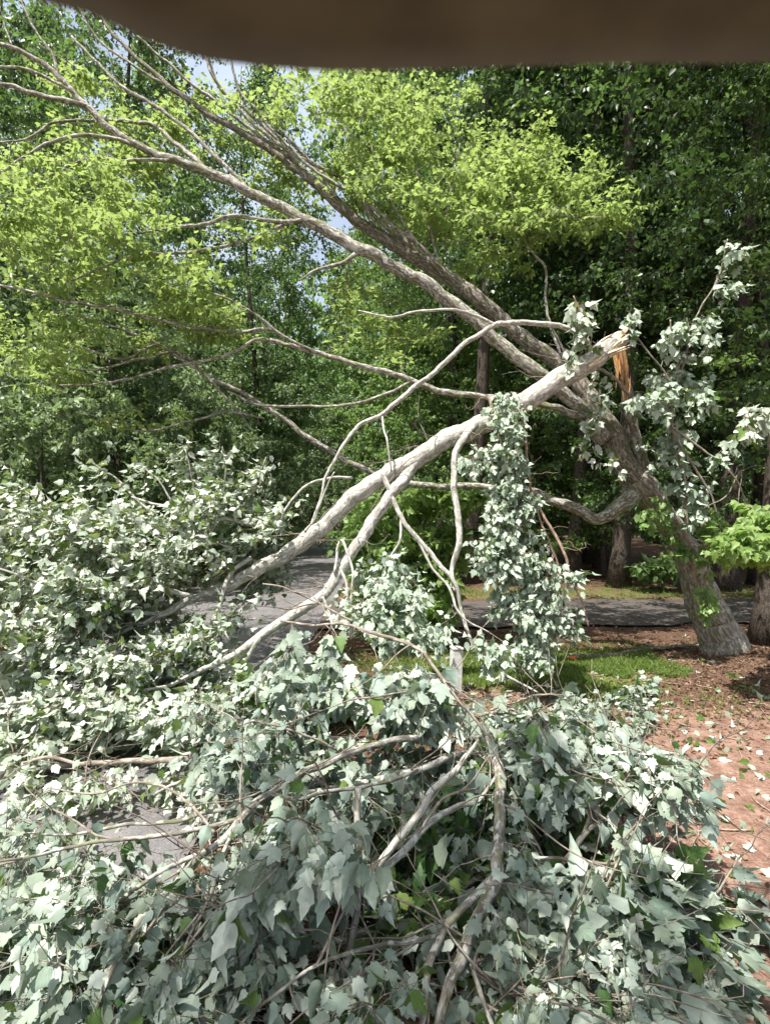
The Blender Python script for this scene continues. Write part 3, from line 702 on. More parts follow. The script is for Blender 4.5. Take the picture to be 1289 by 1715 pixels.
BR = [
 [(440, 1062, 4.3, 17), (418, 1090, 4.25, 15), (400, 1130, 4.2, 14), (392, 1190, 4.1, 12), (385, 1230, 4.0, 9)],
 [(800, 708, 5.15, 20), (772, 738, 5.0, 17), (760, 770, 4.95, 15), (762, 820, 4.9, 15), (768, 870, 4.85, 15), (766, 915, 4.8, 14), (756, 955, 4.8, 11), (762, 990, 4.7, 8)],
 [(640, 792, 4.95, 14), (655, 830, 4.9, 12), (672, 865, 4.85, 11), (700, 905, 4.8, 11), (735, 942, 4.75, 11), (760, 975, 4.7, 10), (772, 1020, 4.7, 9), (785, 1062, 4.65, 8), (800, 1090, 4.6, 7), (840, 1125, 4.5, 6), (900, 1160, 4.4, 4)],
 [(700, 905, 4.8, 7), (720, 945, 4.75, 6), (752, 985, 4.7, 6), (770, 1030, 4.6, 5), (820, 1060, 4.6, 3)],
 [(672, 865, 4.85, 6), (668, 905, 4.8, 6), (648, 945, 4.8, 5), (640, 975, 4.8, 4), (600, 1010, 4.7, 3)],
 [(985, 575, 5.35, 12), (955, 550, 5.3, 12), (900, 542, 5.25, 12), (850, 540, 5.2, 12), (826, 545, 5.2, 12), (780, 575, 5.15, 11), (735, 615, 5.1, 11), (700, 645, 5.05, 11), (665, 672, 5.0, 11), (640, 692, 5.0, 11),
  (600, 715, 4.95, 9), (575, 745, 4.9, 8), (550, 790, 4.9, 7), (535, 840, 4.9, 6), (520, 880, 4.9, 5)],
 [(640, 692, 5.0, 6), (642, 720, 4.95, 5), (650, 745, 4.9, 5), (655, 790, 4.9, 4)],
 [(830, 545, 5.2, 8), (790, 525, 5.15, 7), (750, 519, 5.1, 6), (700, 522, 5.1, 6), (650, 530, 5.1, 5), (600, 520, 5.1, 3)],
 [(590, 800, 5.0, 6), (550, 800, 4.95, 6), (510, 815, 4.9, 5), (480, 850, 4.9, 5), (465, 890, 4.9, 4)],
 [(425, 880, 4.9, 9), (370, 870, 4.8, 9), (340, 905, 4.8, 7), (300, 860, 4.8, 8), (260, 845, 4.8, 6), (220, 832, 4.8, 4)],
 [(420, 935, 4.85, 12), (385, 960, 4.7, 10), (368, 1010, 4.6, 9), (350, 1050, 4.5, 7), (330, 1080, 4.5, 5)],
 [(400, 905, 4.85, 9), (345, 908, 4.9, 9), (330, 880, 4.9, 7), (290, 862, 4.9, 6)],
 [(330, 1002, 4.7, 14), (270, 985, 4.6, 10), (200, 950, 4.5, 8), (130, 900, 4.4, 6), (70, 860, 4.3, 4)],
 [(270, 1030, 4.6, 10), (190, 1020, 4.4, 8), (100, 990, 4.2, 7), (20, 960, 4.0, 5), (-40, 940, 4, 4)],
 [(280, 1150, 4.0, 8), (200, 1160, 3.8, 7), (100, 1170, 3.6, 6), (0, 1180, 3.5, 4)],
 [(200, 1060, 4.5, 9), (120, 1090, 4.2, 7), (40, 1120, 4, 5), (-30, 1140, 3.9, 4)],
 [(560, 960, 4.6, 8), (572, 905, 4.65, 6), (590, 960, 4.5, 6), (588, 1010, 4.45, 5), (592, 1050, 4.4, 4)],
 [(570, 950, 4.6, 7), (580, 985, 4.5, 6), (585, 1030, 4.45, 4)],
 [(540, 1000, 4.5, 6), (553, 1030, 4.45, 5), (556, 1050, 4.4, 3)],
 [(150, 905, 4.6, 6), (110, 880, 4.6, 5), (72, 845, 4.6, 4), (28, 812, 4.6, 3)], [(260, 862, 4.9, 6), (230, 838, 4.9, 5), (200, 806, 4.95, 4), (155, 775, 4.95, 3)], [(330, 850, 5, 5), (322, 800, 5, 4), (310, 752, 5, 3)],
 [(400, 860, 5, 5), (425, 812, 5, 4), (446, 765, 5, 3)], [(300, 862, 4.9, 4), (270, 812, 4.9, 4), (240, 782, 4.9, 3)], [(372, 860, 5, 5), (377, 800, 5, 4), (372, 748, 5, 3)], [(180, 880, 4.8, 4), (150, 850, 4.8, 4), (125, 828, 4.8, 3)],
 [(120, 900, 4.4, 5), (60, 872, 4.4, 4), (-10, 848, 4.4, 3)],
 [(510, 890, 4.85, 6), (525, 870, 4.9, 5), (545, 820, 4.9, 4), (560, 790, 4.9, 3)],
]
for ln in BR:
    wood(brk, 'branch', ln, M['bark_pale'], sb, L0=1.0, sides=9, rough=.06)
spm = MB(); o0 = P(1018, 582, 5.40)
splinters(spm, o0, P(1060, 552, 5.38) - o0, 30, .25, .032, .024)
splinters(spm, P(1018, 592, 5.33), P(1060, 578, 5.30) - P(1018, 592, 5.33), 9, .24, .012, .016)
splinters(spm, P(985, 612, 5.28), P(1030, 592, 5.26) - P(985, 612, 5.28), 7, .30, .012, .022)
spm.build('splintered_end', M['split_pale'], brk, smooth=False)

twm, cr = MB(), MB()
regs = [(210, 888, 180, 32, 4.3, 5.3, 58), (90, 900, 100, 60, 4.1, 4.9, 48), (250, 930, 170, 60, 4.2, 5.1, 80), (370, 850, 80, 40, 4.6, 5.5, 34), (430, 880, 60, 60, 4.6, 5.2, 26), (110, 990, 120, 60, 3.9, 4.7, 62),
        (230, 1030, 150, 60, 4.0, 4.8, 75), (90, 1090, 120, 70, 3.7, 4.5, 68), (230, 1120, 140, 60, 3.7, 4.5, 70), (90, 1190, 120, 60, 3.4, 4.1, 56), (230, 1210, 120, 50, 3.4, 4.0, 46), (330, 1080, 80, 60, 3.9, 4.6, 30),
        (40, 1260, 80, 30, 3.3, 3.7, 24), (195, 812, 14, 10, 4.8, 5.0, 3), (165, 785, 12, 8, 4.9, 5.0, 3), (36, 818, 14, 8, 4.5, 4.7, 3), (75, 846, 14, 8, 4.5, 4.7, 3), (312, 765, 10, 16, 4.9, 5.1, 4), (320, 800, 12, 12, 4.9, 5.1, 3), (436, 790, 12, 14, 4.9, 5.1, 4),
        (244, 790, 10, 8, 4.9, 5.0, 2), (130, 838, 12, 8, 4.7, 4.9, 3), (374, 765, 8, 16, 4.9, 5.1, 4), (-5, 850, 20, 8, 4.4, 4.6, 4), (355, 1180, 80, 60, 3.6, 4.2, 30), (420, 960, 70, 40, 4.4, 4.9, 26), (400, 1030, 30, 30, 4.2, 4.6, 7), (350, 805, 40, 14, 5.0, 5.4, 3),
        (-20, 1050, 60, 180, 3.6, 4.6, 40), (180, 960, 160, 60, 4.6, 5.4, 40), (600, 1010, 30, 50, 4.2, 4.8, 8)]
T = region_points(regs, .95)
# the drive stays in sight through a gap under the stem
def outside(T, gaps):
    k = np.ones(len(T), bool)
    for (cx, cy, rx, ry) in gaps:
        px = T[:, 0] / T[:, 1] * F + 644.5; py = 857.5 - (T[:, 2] - EYE) / T[:, 1] * F
        k &= ((px - cx) / rx) ** 2 + ((py - cy) / ry) ** 2 > 1
    return T[k]
T = outside(T, [(532, 975, 50, 62), (60, 925, 40, 20), (450, 1030, 30, 20), (160, 945, 50, 16), (245, 900, 30, 16), (300, 1010, 40, 16), (180, 1075, 44, 18), (120, 1150, 44, 18), (260, 1165, 40, 18), (330, 940, 36, 18), (60, 1030, 36, 14), (250, 965, 40, 12), (350, 1030, 40, 18), (30, 1120, 30, 12)])
T = behind(T, [S1, S2], 42, .22)
bare_shoots(sb, twm, 60, .25)
grow(sb, T, twm, cr, nsub=4, sublen=.26, nleaf=5, size=.056, tpl=MAPLE, flat=.8, bias=(-.25, -.1, .1), tip=(-.35, -.1, -.5), nb=(.22, .45, -.9), nj=.55, petiole=.03, rmax=.010, leafmb2=None)
twm.build('twigs', M['bark_twig'], brk)
cr.build('foliage', M['silver_sunlit'], brk)
# foliage that hangs in the middle below the stem
twm, cr = MB(), MB()
T = region_points([(670, 1000, 60, 44, 4.2, 4.9, 32), (640, 1050, 60, 35, 4.0, 4.6, 18), (720, 1060, 60, 40, 4.0, 4.6, 14), (820, 1090, 50, 30, 4.1, 4.6, 8), (650, 960, 40, 40, 4.5, 5, 14), (470, 1140, 60, 35, 3.8, 4.2, 10)])
T = outside(T, [(764, 1112, 40, 50)])
grow(sb, T, twm, cr, nsub=3, sublen=.14, nleaf=4, size=.062, tpl=MAPLE, flat=1, bias=(0, 0, -.3), tip=(0, -.1, -.8), nb=(.1, .65, -.8), nj=.6, rmax=.007)
twm.build('twigs', M['bark_twig'], brk); o = cr.build('foliage', M['silver_hang'], brk); o['label'] = 'small leaves hanging in the middle below the forked stem'

# ------------------------------------------------------------------ hanging vines
def vine(label, lines, regs, leafmat, size=.075, nsub=3, sublen=.13, nleaf=4, wig=.2, tpl=MAPLE, nj=.55, name='hanging_vine', stem='vine_stem', group=None, curly=0, tip=(0, -.05, -.9)):
    t = thing(name, label, 'vine', P(*lines[0][0][:3]), group)
    s = Skel(); st, lf = MB(), MB()
    for ln in lines:
        p, r = traced(ln, len(ln) * 6); s.add(p, r); tube(st, p, r, 6, .06)
        for _ in range(curly):                      # tendrils that loop beside the stem
            k = rng.integers(0, len(p)); q = p[k].copy(); d = rng.normal(0, 1, 3); pts = [q]
            for _ in range(8):
                d = unit(d + rng.normal(0, .6, 3) + np.array([0, 0, -.25])); q = q + d * .045; pts.append(q)
            tube(st, catmull(pts, 20), np.linspace(.003, .0012, 20), 4, 0)
    grow(s, region_points(regs), st, lf, nsub=nsub, sublen=sublen, nleaf=nleaf, size=size, tpl=tpl, flat=1.0, bias=(0, 0, -.5), tip=tip, nb=(.1, .7, -.75), nj=nj, wig=wig, rmax=.004, sag=-.1)
    st.build('stem', M[stem], t); lf.build('foliage', M[leafmat], t)
    return t
vine('thick curtain of pale leaves and twining stems hung over the snapped stem',
     [[(845, 660, 5.0, 4), (870, 690, 4.95, 5), (880, 740, 4.9, 5), (885, 790, 4.9, 6), (892, 830, 4.9, 7), (925, 890, 4.85, 8), (945, 930, 4.8, 7), (955, 965, 4.8, 6), (975, 1010, 4.8, 4), (985, 1050, 4.8, 3)],
      [(820, 665, 5.0, 8), (828, 710, 4.95, 8), (840, 740, 4.9, 7), (850, 800, 4.9, 6), (860, 900, 4.85, 5), (880, 1000, 4.8, 4)],
      [(892, 830, 4.9, 6), (915, 900, 4.8, 5), (935, 950, 4.8, 5), (938, 1010, 4.8, 4), (935, 1090, 4.75, 3)],
      [(850, 700, 4.95, 4), (866, 760, 4.9, 4), (872, 840, 4.9, 4), (885, 930, 4.85, 3), (890, 1040, 4.8, 3), (880, 1110, 4.8, 2)]],
     [(850, 700, 32, 42, 4.75, 5.05, 26), (845, 770, 50, 36, 4.7, 5.0, 26), (850, 840, 48, 60, 4.7, 5.0, 58), (840, 920, 42, 60, 4.65, 4.95, 56), (885, 960, 52, 60, 4.65, 4.95, 54), (900, 1030, 38, 50, 4.65, 4.9, 34),
      (895, 1090, 28, 40, 4.6, 4.85, 22), (960, 960, 12, 24, 4.7, 4.85, 4), (963, 1040, 12, 30, 4.7, 4.85, 5), (790, 775, 20, 14, 4.8, 5, 5), (855, 1010, 26, 30, 4.7, 4.9, 12)], 'silver_hang', size=.052, nsub=2, sublen=.13, nleaf=5, curly=9)
vine('loose pale leaved vine hanging in the air to the right of the splintered break',
     [[(1150, 880, 5.3, 7), (1145, 800, 5.3, 7), (1125, 720, 5.25, 6), (1130, 650, 5.25, 5), (1150, 590, 5.2, 5), (1165, 530, 5.2, 4), (1200, 470, 5.2, 4), (1218, 400, 5.2, 3)],
      [(1120, 715, 5.2, 6), (1150, 760, 5.2, 6), (1185, 820, 5.2, 5), (1200, 860, 5.2, 4)], [(1125, 715, 5.2, 6), (1180, 755, 5.15, 5), (1230, 800, 5.1, 4), (1255, 850, 5.1, 3)],
      [(1130, 650, 5.2, 5), (1095, 600, 5.2, 4), (1065, 560, 5.2, 4), (1055, 525, 5.2, 3)], [(1130, 620, 5.2, 4), (1125, 570, 5.2, 3), (1122, 535, 5.2, 3)],
      [(1180, 850, 5.2, 3), (1215, 830, 5.1, 3), (1240, 790, 5.1, 3), (1235, 850, 5.1, 2)]],
     [(1225, 425, 18, 40, 5.1, 5.3, 9), (1222, 480, 26, 22, 5.1, 5.3, 6), (1150, 560, 45, 50, 5.1, 5.4, 22), (1190, 540, 25, 35, 5.1, 5.3, 9), (1120, 560, 14, 40, 5.1, 5.3, 9), (1060, 535, 18, 28, 5.1, 5.3, 6), (1110, 650, 55, 50, 5.1, 5.4, 34),
      (1180, 650, 20, 50, 5.1, 5.3, 10), (1115, 740, 55, 45, 5.2, 5.5, 24), (1150, 830, 50, 50, 5.2, 5.5, 26), (1225, 760, 30, 30, 5.1, 5.3, 3)], 'silver_hang', size=.066, nsub=1, sublen=.11, nleaf=4, curly=2, stem='bark_twig')
vine('small sprig of pale leaves dangling high above the snapped end',
     [[(985, 560, 5.2, 4), (975, 530, 5.2, 3), (960, 495, 5.2, 3)]], [(968, 510, 10, 26, 5.15, 5.25, 5), (980, 545, 14, 12, 5.15, 5.25, 4), (968, 590, 14, 12, 5.1, 5.2, 3)], 'silver_sunlit', size=.085, nsub=1, nleaf=3, name='leafy_sprig')
vine('bright white leaved sprig at the edge of the picture above the fresh green branch',
     [[(1330, 650, 4.9, 4), (1289, 690, 4.9, 4), (1250, 700, 4.9, 3)]], [(1265, 690, 30, 16, 4.8, 5.0, 8), (1245, 712, 22, 18, 4.8, 5.0, 5)], 'silver_sunlit', size=.08, nsub=1, nleaf=4, name='leafy_sprig')
vine('ivy of mixed green and pale leaves climbing the leaning trunk',
     [[(1190, 1050, 5.65, 5), (1172, 1000, 5.65, 6), (1160, 950, 5.62, 7), (1150, 900, 5.6, 7), (1120, 860, 5.6, 6), (1090, 815, 5.6, 5)], [(1172, 1000, 5.62, 4), (1185, 950, 5.55, 4), (1170, 890, 5.5, 4)]],
     [(1185, 1000, 12, 55, 5.45, 5.6, 12), (1130, 910, 30, 30, 5.45, 5.7, 8), (1095, 860, 30, 30, 5.4, 5.7, 12), (1178, 930, 14, 40, 5.4, 5.6, 10), (1190, 880, 30, 40, 5.3, 5.6, 9)], 'green', size=.058, nsub=2, sublen=.09, nleaf=4, name='climbing_vine')

KEEP_CLEAR = [[(828, 1270, 2.65), (838, 1320, 2.45), (838, 1380, 2.25), (828, 1470, 2.0), (805, 1530, 1.85), (775, 1600, 1.72), (750, 1660, 1.6), (735, 1715, 1.5)],
              [(828, 1470, 2.0), (790, 1505, 1.9), (745, 1560, 1.8), (720, 1620, 1.68), (705, 1715, 1.5)],
              [(742, 1563, 1.8), (690, 1578, 1.75), (640, 1583, 1.7), (540, 1612, 1.62), (480, 1650, 1.56)],
              [(660, 1240, 2.65), (610, 1255, 2.55), (555, 1275, 2.45), (505, 1298, 2.35), (455, 1328, 2.25), (415, 1358, 2.15), (370, 1405, 2.05), (320, 1450, 1.95), (235, 1550, 1.75), (190, 1620, 1.62)],
              [(620, 1465, 2.05), (650, 1428, 2.1), (690, 1378, 2.2), (725, 1328, 2.35), (755, 1300, 2.45)], [(600, 1490, 2.0), (645, 1450, 2.1), (690, 1408, 2.2), (735, 1370, 2.3), (790, 1345, 2.5)],
              [(600, 1500, 1.86), (596, 1530, 1.85), (590, 1565, 1.8), (580, 1610, 1.78), (565, 1650, 1.75)], [(600, 1330, 2.05), (600, 1380, 2.0)], [(945, 1445, 2.25), (1005, 1375, 2.35), (1050, 1352, 2.35)]]

# ------------------------------------------------------------------ fallen branches in the foreground
GREENER = None
def fallen(label, lines, regs, size=.052, nsub=3, sublen=.19, nleaf=4, mat='silver', dens=.68, name='fallen_branch', tip=(0, -.45, -.75), nb=(0, .55, -.95), nj=.75, barkm='bark', gaps=(), bare=None):
    t = thing(name, label, 'fallen branch', P(*lines[0][0][:3]))
    s = Skel(); tw, lf = MB(), MB()
    for k, ln in enumerate(lines):
        if ln[0][3] >= 9: wood(t, 'branch', ln, M[barkm], s, L0=0 if k == 0 else .6, sides=12, rough=.08)
        else:
            p, r = traced(ln, len(ln) * 7); s.add(p, r, .6); tube(tw, p, r, 7, .08)
    if regs:
        T = region_points(regs, dens)
        T = T + unit(T - np.array([0, 0, EYE])) * rng.uniform(.02, .22, (len(T), 1))      # leaves lie mostly under the wood
        T = behind(T, KEEP_CLEAR, 44, .22)
        T = outside(T, list(gaps) + [(764, 1118, 44, 56)])
        grow(s, T, tw, lf, nsub=nsub, sublen=sublen, nleaf=nleaf, size=size, tpl=MAPLE, flat=.7, bias=(0, -.1, -.15), tip=tip, nb=nb, nj=nj, petiole=.04, rmax=.006, wig=.14)
    bare_shoots(s, tw, bare if bare is not None else 26)
    tw.build('twigs', M['bark_twig'], t)
    if lf.n: lf.build('foliage', M[mat], t)
    return t

fallen('thick forked grey branch running down the middle of the pile towards the viewer',
    [[(818, 1235, 2.75, 15), (828, 1270, 2.65, 19), (838, 1320, 2.45, 22), (838, 1380, 2.25, 23), (832, 1430, 2.1, 24), (828, 1470, 2.0, 27), (805, 1530, 1.85, 25), (775, 1600, 1.72, 24), (750, 1660, 1.6, 22), (732, 1730, 1.5, 21)],
     [(828, 1468, 2.0, 18), (790, 1505, 1.9, 17), (745, 1560, 1.8, 16), (720, 1620, 1.68, 15), (712, 1680, 1.58, 14), (703, 1730, 1.5, 13)],
     [(742, 1563, 1.8, 10), (690, 1578, 1.75, 9), (640, 1583, 1.7, 9), (590, 1592, 1.68, 8), (540, 1612, 1.62, 8), (480, 1650, 1.56, 7), (420, 1700, 1.5, 6), (370, 1750, 1.45, 5)],
     [(800, 1590, 1.78, 11), (792, 1625, 1.7, 10), (805, 1670, 1.62, 10), (825, 1720, 1.52, 9)],
     [(792, 1625, 1.7, 8), (840, 1660, 1.65, 7), (900, 1680, 1.62, 6), (960, 1672, 1.6, 4)]],
    [(880, 1500, 60, 60, 1.9, 2.1, 14), (900, 1600, 120, 60, 1.62, 1.85, 38), (960, 1690, 180, 50, 1.45, 1.62, 44), (720, 1640, 60, 50, 1.55, 1.75, 14), (640, 1680, 130, 50, 1.42, 1.6, 26), (560, 1690, 90, 30, 1.4, 1.52, 14),
     (1060, 1660, 100, 60, 1.55, 1.75, 20), (870, 1440, 40, 50, 2.05, 2.2, 8)])
fallen('long mossy branch sweeping from the centre down to the bottom left corner',
    [[(700, 1235, 2.7, 12), (660, 1240, 2.65, 13), (610, 1255, 2.55, 13), (555, 1275, 2.45, 14), (505, 1298, 2.35, 15), (455, 1328, 2.25, 17), (415, 1358, 2.15, 18), (370, 1405, 2.05, 15), (320, 1450, 1.95, 13), (275, 1500, 1.85, 12), (235, 1550, 1.75, 11), (190, 1620, 1.62, 10), (150, 1720, 1.5, 9)],
     [(400, 1372, 2.15, 10), (330, 1392, 2.1, 9), (240, 1402, 2.05, 8), (150, 1412, 2.0, 7), (60, 1435, 1.95, 6), (-30, 1455, 1.9, 5)],
     [(395, 1352, 2.2, 9), (300, 1372, 2.2, 8), (210, 1382, 2.2, 7), (110, 1400, 2.15, 5), (40, 1395, 2.1, 3)],
     [(345, 1425, 2.0, 10), (270, 1460, 1.95, 9), (190, 1510, 1.85, 8), (120, 1550, 1.78, 7), (40, 1600, 1.7, 6), (-40, 1640, 1.6, 5)],
     [(400, 1375, 2.1, 9), (372, 1430, 2.0, 9), (350, 1500, 1.85, 8), (320, 1560, 1.75, 7), (300, 1630, 1.65, 6), (290, 1720, 1.5, 5)],
     [(320, 1450, 1.95, 8), (270, 1530, 1.8, 7), (215, 1590, 1.7, 6), (120, 1650, 1.6, 6), (40, 1700, 1.5, 5)],
     [(455, 1330, 2.2, 9), (500, 1340, 2.2, 8), (560, 1325, 2.3, 8), (640, 1310, 2.4, 7), (700, 1290, 2.5, 6)],
     [(360, 1395, 2.1, 7), (300, 1330, 2.3, 6), (230, 1310, 2.4, 5), (160, 1330, 2.4, 4), (80, 1320, 2.4, 3)]],
    [(130, 1480, 140, 40, 1.8, 2.05, 44), (60, 1550, 110, 50, 1.65, 1.9, 40), (180, 1560, 120, 50, 1.65, 1.85, 42), (330, 1520, 90, 60, 1.7, 1.95, 36), (420, 1460, 70, 50, 1.8, 2.05, 24), (90, 1650, 120, 60, 1.45, 1.7, 42),
     (260, 1650, 120, 55, 1.45, 1.7, 40), (400, 1600, 60, 50, 1.55, 1.75, 18), (410, 1300, 40, 60, 2.2, 2.35, 20), (390, 1250, 60, 40, 2.35, 2.6, 18), (500, 1400, 50, 60, 1.8, 2.0, 18), (20, 1450, 40, 60, 1.9, 2.1, 12),
     (470, 1210, 70, 40, 2.6, 2.9, 22), (340, 1190, 60, 40, 2.8, 3.1, 14), (40, 1380, 50, 30, 2.2, 2.4, 8), (330, 1690, 120, 30, 1.4, 1.5, 16)], gaps=[(230, 1370, 80, 28), (490, 1570, 55, 70), (600, 1500, 60, 60)])
fallen('pair of nearly parallel bare branches rising to the upper right across the centre',
    [[(620, 1465, 2.05, 15), (650, 1428, 2.1, 15), (690, 1378, 2.2, 15), (725, 1328, 2.35, 15), (755, 1300, 2.45, 13), (778, 1272, 2.55, 10), (800, 1240, 2.7, 6)],
     [(600, 1490, 2.0, 14), (645, 1450, 2.1, 14), (690, 1408, 2.2, 14), (735, 1370, 2.3, 13), (770, 1352, 2.4, 11), (800, 1340, 2.5, 8), (830, 1300, 2.6, 5)],
     [(500, 1330, 2.55, 9), (560, 1322, 2.6, 11), (620, 1308, 2.65, 13), (680, 1292, 2.7, 14), (730, 1278, 2.75, 14), (770, 1260, 2.8, 12)],
     [(690, 1410, 2.2, 7), (740, 1340, 2.3, 6), (800, 1320, 2.4, 4)]],
    [(700, 1190, 70, 30, 2.7, 3.1, 22), (560, 1240, 50, 26, 2.6, 2.9, 10), (650, 1150, 90, 30, 2.8, 3.2, 20), (600, 1340, 90, 26, 2.3, 2.5, 9), (560, 1300, 90, 20, 2.6, 2.9, 18), (660, 1330, 80, 30, 2.6, 2.9, 18), (700, 1270, 60, 20, 2.8, 3.0, 12)], size=.072, barkm='bark_pale')
fallen('upright broken branch with a torn reddish end in the dark hollow',
    [[(600, 1320, 2.05, 13), (598, 1380, 2.0, 14), (600, 1450, 1.92, 15), (596, 1520, 1.85, 15), (590, 1565, 1.8, 15), (580, 1610, 1.78, 18), (560, 1660, 1.75, 20)],
     [(598, 1380, 2.0, 8), (560, 1400, 1.85, 6), (520, 1380, 1.75, 5)], [(600, 1450, 1.9, 7), (625, 1480, 1.85, 6), (640, 1540, 1.8, 5)],
     [(440, 1540, 1.8, 8), (455, 1580, 1.75, 7), (470, 1620, 1.7, 6)]],
    [(530, 1400, 40, 40, 1.6, 1.85, 14), (585, 1455, 40, 30, 1.5, 1.65, 16), (470, 1470, 44, 44, 1.6, 1.8, 16), (425, 1520, 34, 50, 1.55, 1.75, 12)], size=.064, sublen=.14, tip=(0, -.2, -.95), nb=(0, .9, -.4), nj=.4)
fallen('leafy branch reaching out over the red dirt with its tip up',
    [[(900, 1500, 2.2, 9), (945, 1445, 2.25, 11), (975, 1402, 2.3, 11), (1005, 1375, 2.35, 10), (1050, 1352, 2.35, 8), (1100, 1332, 2.35, 6), (1130, 1300, 2.35, 4)],
     [(975, 1402, 2.3, 8), (985, 1370, 2.35, 7), (990, 1350, 2.4, 6)]],
    [(960, 1290, 80, 70, 2.3, 2.7, 44), (1060, 1300, 60, 50, 2.2, 2.45, 34), (1110, 1310, 34, 30, 2.2, 2.4, 14), (900, 1230, 60, 50, 2.5, 2.9, 34), (880, 1330, 40, 50, 2.4, 2.6, 14), (1030, 1240, 50, 30, 2.6, 2.9, 14)], size=.068)
fallen('low spread of leaves pressed on the dirt at the lower right of the pile',
    [[(850, 1400, 2.3, 9), (870, 1480, 2.1, 12), (885, 1560, 1.95, 12), (920, 1620, 1.8, 9), (1000, 1660, 1.7, 6), (1080, 1690, 1.62, 4)],
     [(872, 1490, 2.1, 9), (960, 1500, 2.0, 8), (1050, 1520, 1.98, 7), (1130, 1540, 1.98, 5), (1180, 1500, 2.05, 3)],
     [(870, 1440, 2.2, 8), (950, 1440, 2.2, 7), (1040, 1450, 2.2, 6), (1120, 1470, 2.15, 4), (1250, 1520, 2.15, 3), (1290, 1550, 2.1, 2)]],
    [(960, 1480, 90, 40, 2.0, 2.25, 50), (1060, 1500, 80, 50, 1.9, 2.15, 56), (1130, 1490, 50, 40, 2.0, 2.2, 22), (1000, 1570, 110, 50, 1.75, 2.0, 50), (1100, 1580, 50, 30, 1.85, 2.0, 10), (1150, 1640, 60, 50, 1.75, 1.85, 14),
     (1100, 1690, 70, 40, 1.6, 1.75, 16), (1230, 1520, 30, 16, 2.05, 2.15, 5), (1275, 1545, 18, 14, 2.0, 2.1, 4), (820, 1500, 40, 60, 2.0, 2.15, 8)], size=.08, tip=(.1, -.6, -.35), nb=(0, .25, -1.0), nj=.55)
fallen('thin dark twig arching from the stem down to the top of the pile',
    [[(470, 1040, 3.4, 5), (520, 1048, 3.3, 6), (580, 1045, 3.2, 7), (640, 1066, 3.1, 8), (700, 1088, 3.0, 8), (732, 1122, 2.95, 8), (765, 1170, 2.85, 7), (795, 1205, 2.8, 7), (815, 1235, 2.75, 9)],
     [(440, 978, 3.4, 4), (480, 985, 3.35, 4), (540, 1015, 3.3, 4), (590, 1040, 3.2, 5)], [(400, 1215, 2.6, 3), (440, 1210, 2.6, 4), (520, 1235, 2.65, 5), (590, 1270, 2.7, 4)]],
    [(480, 1095, 40, 25, 3.0, 3.2, 10), (550, 1120, 50, 26, 2.9, 3.1, 14), (690, 1150, 50, 30, 2.8, 3.0, 16), (500, 1165, 60, 30, 2.7, 2.9, 14), (740, 1180, 40, 40, 2.8, 3.0, 12)], size=.08, name='fallen_twig', tip=(0, -.2, -.95), nb=(0, .9, -.4))
fallen('bare pale branch lying level across the left edge above the strip of drive',
    [[(-30, 1312, 3.2, 7), (50, 1292, 3.15, 8), (130, 1280, 3.1, 10), (200, 1276, 3.05, 11), (270, 1275, 3.0, 12), (320, 1272, 2.95, 12), (345, 1290, 2.9, 11), (375, 1268, 2.9, 8), (420, 1250, 2.9, 5)],
     [(130, 1280, 3.1, 8), (80, 1270, 3.1, 7), (40, 1278, 3.1, 5)], [(345, 1290, 2.9, 9), (300, 1310, 2.8, 7), (260, 1330, 2.7, 5)]],
    [(90, 1330, 90, 24, 2.8, 3.1, 14), (190, 1310, 60, 16, 2.9, 3.1, 8), (60, 1240, 70, 30, 3.1, 3.5, 14), (300, 1300, 50, 14, 2.9, 3.1, 8), (60, 1400, 60, 24, 2.3, 2.6, 12), (340, 1340, 40, 16, 2.6, 2.8, 5)], size=.055, barkm='bark_pale', mat='silver_sunlit')
fallen('heap of fallen leaves on thin shoots between the grass patch and the red dirt',
    [[(760, 1200, 3.6, 9), (840, 1195, 3.7, 8), (920, 1205, 3.8, 6), (1000, 1210, 3.9, 5), (1080, 1215, 4.0, 3)], [(860, 1240, 3.3, 8), (940, 1250, 3.3, 6), (1040, 1260, 3.3, 3)], [(820, 1190, 3.6, 5), (900, 1165, 4.2, 5), (960, 1165, 4.3, 3)]],
    [(800, 1205, 40, 22, 3.4, 4.0, 12), (880, 1205, 60, 20, 3.6, 4.2, 26), (960, 1190, 50, 18, 3.9, 4.4, 18), (1040, 1190, 60, 16, 4.0, 4.4, 18), (1000, 1225, 70, 20, 3.5, 3.9, 18), (860, 1240, 80, 24, 3.1, 3.5, 28), (930, 1160, 30, 14, 4.4, 4.8, 8),
     (1060, 1155, 40, 12, 4.6, 5.0, 8)], size=.06, sublen=.13, tip=(0, -.5, -.4), nb=(0, .4, -1.0))
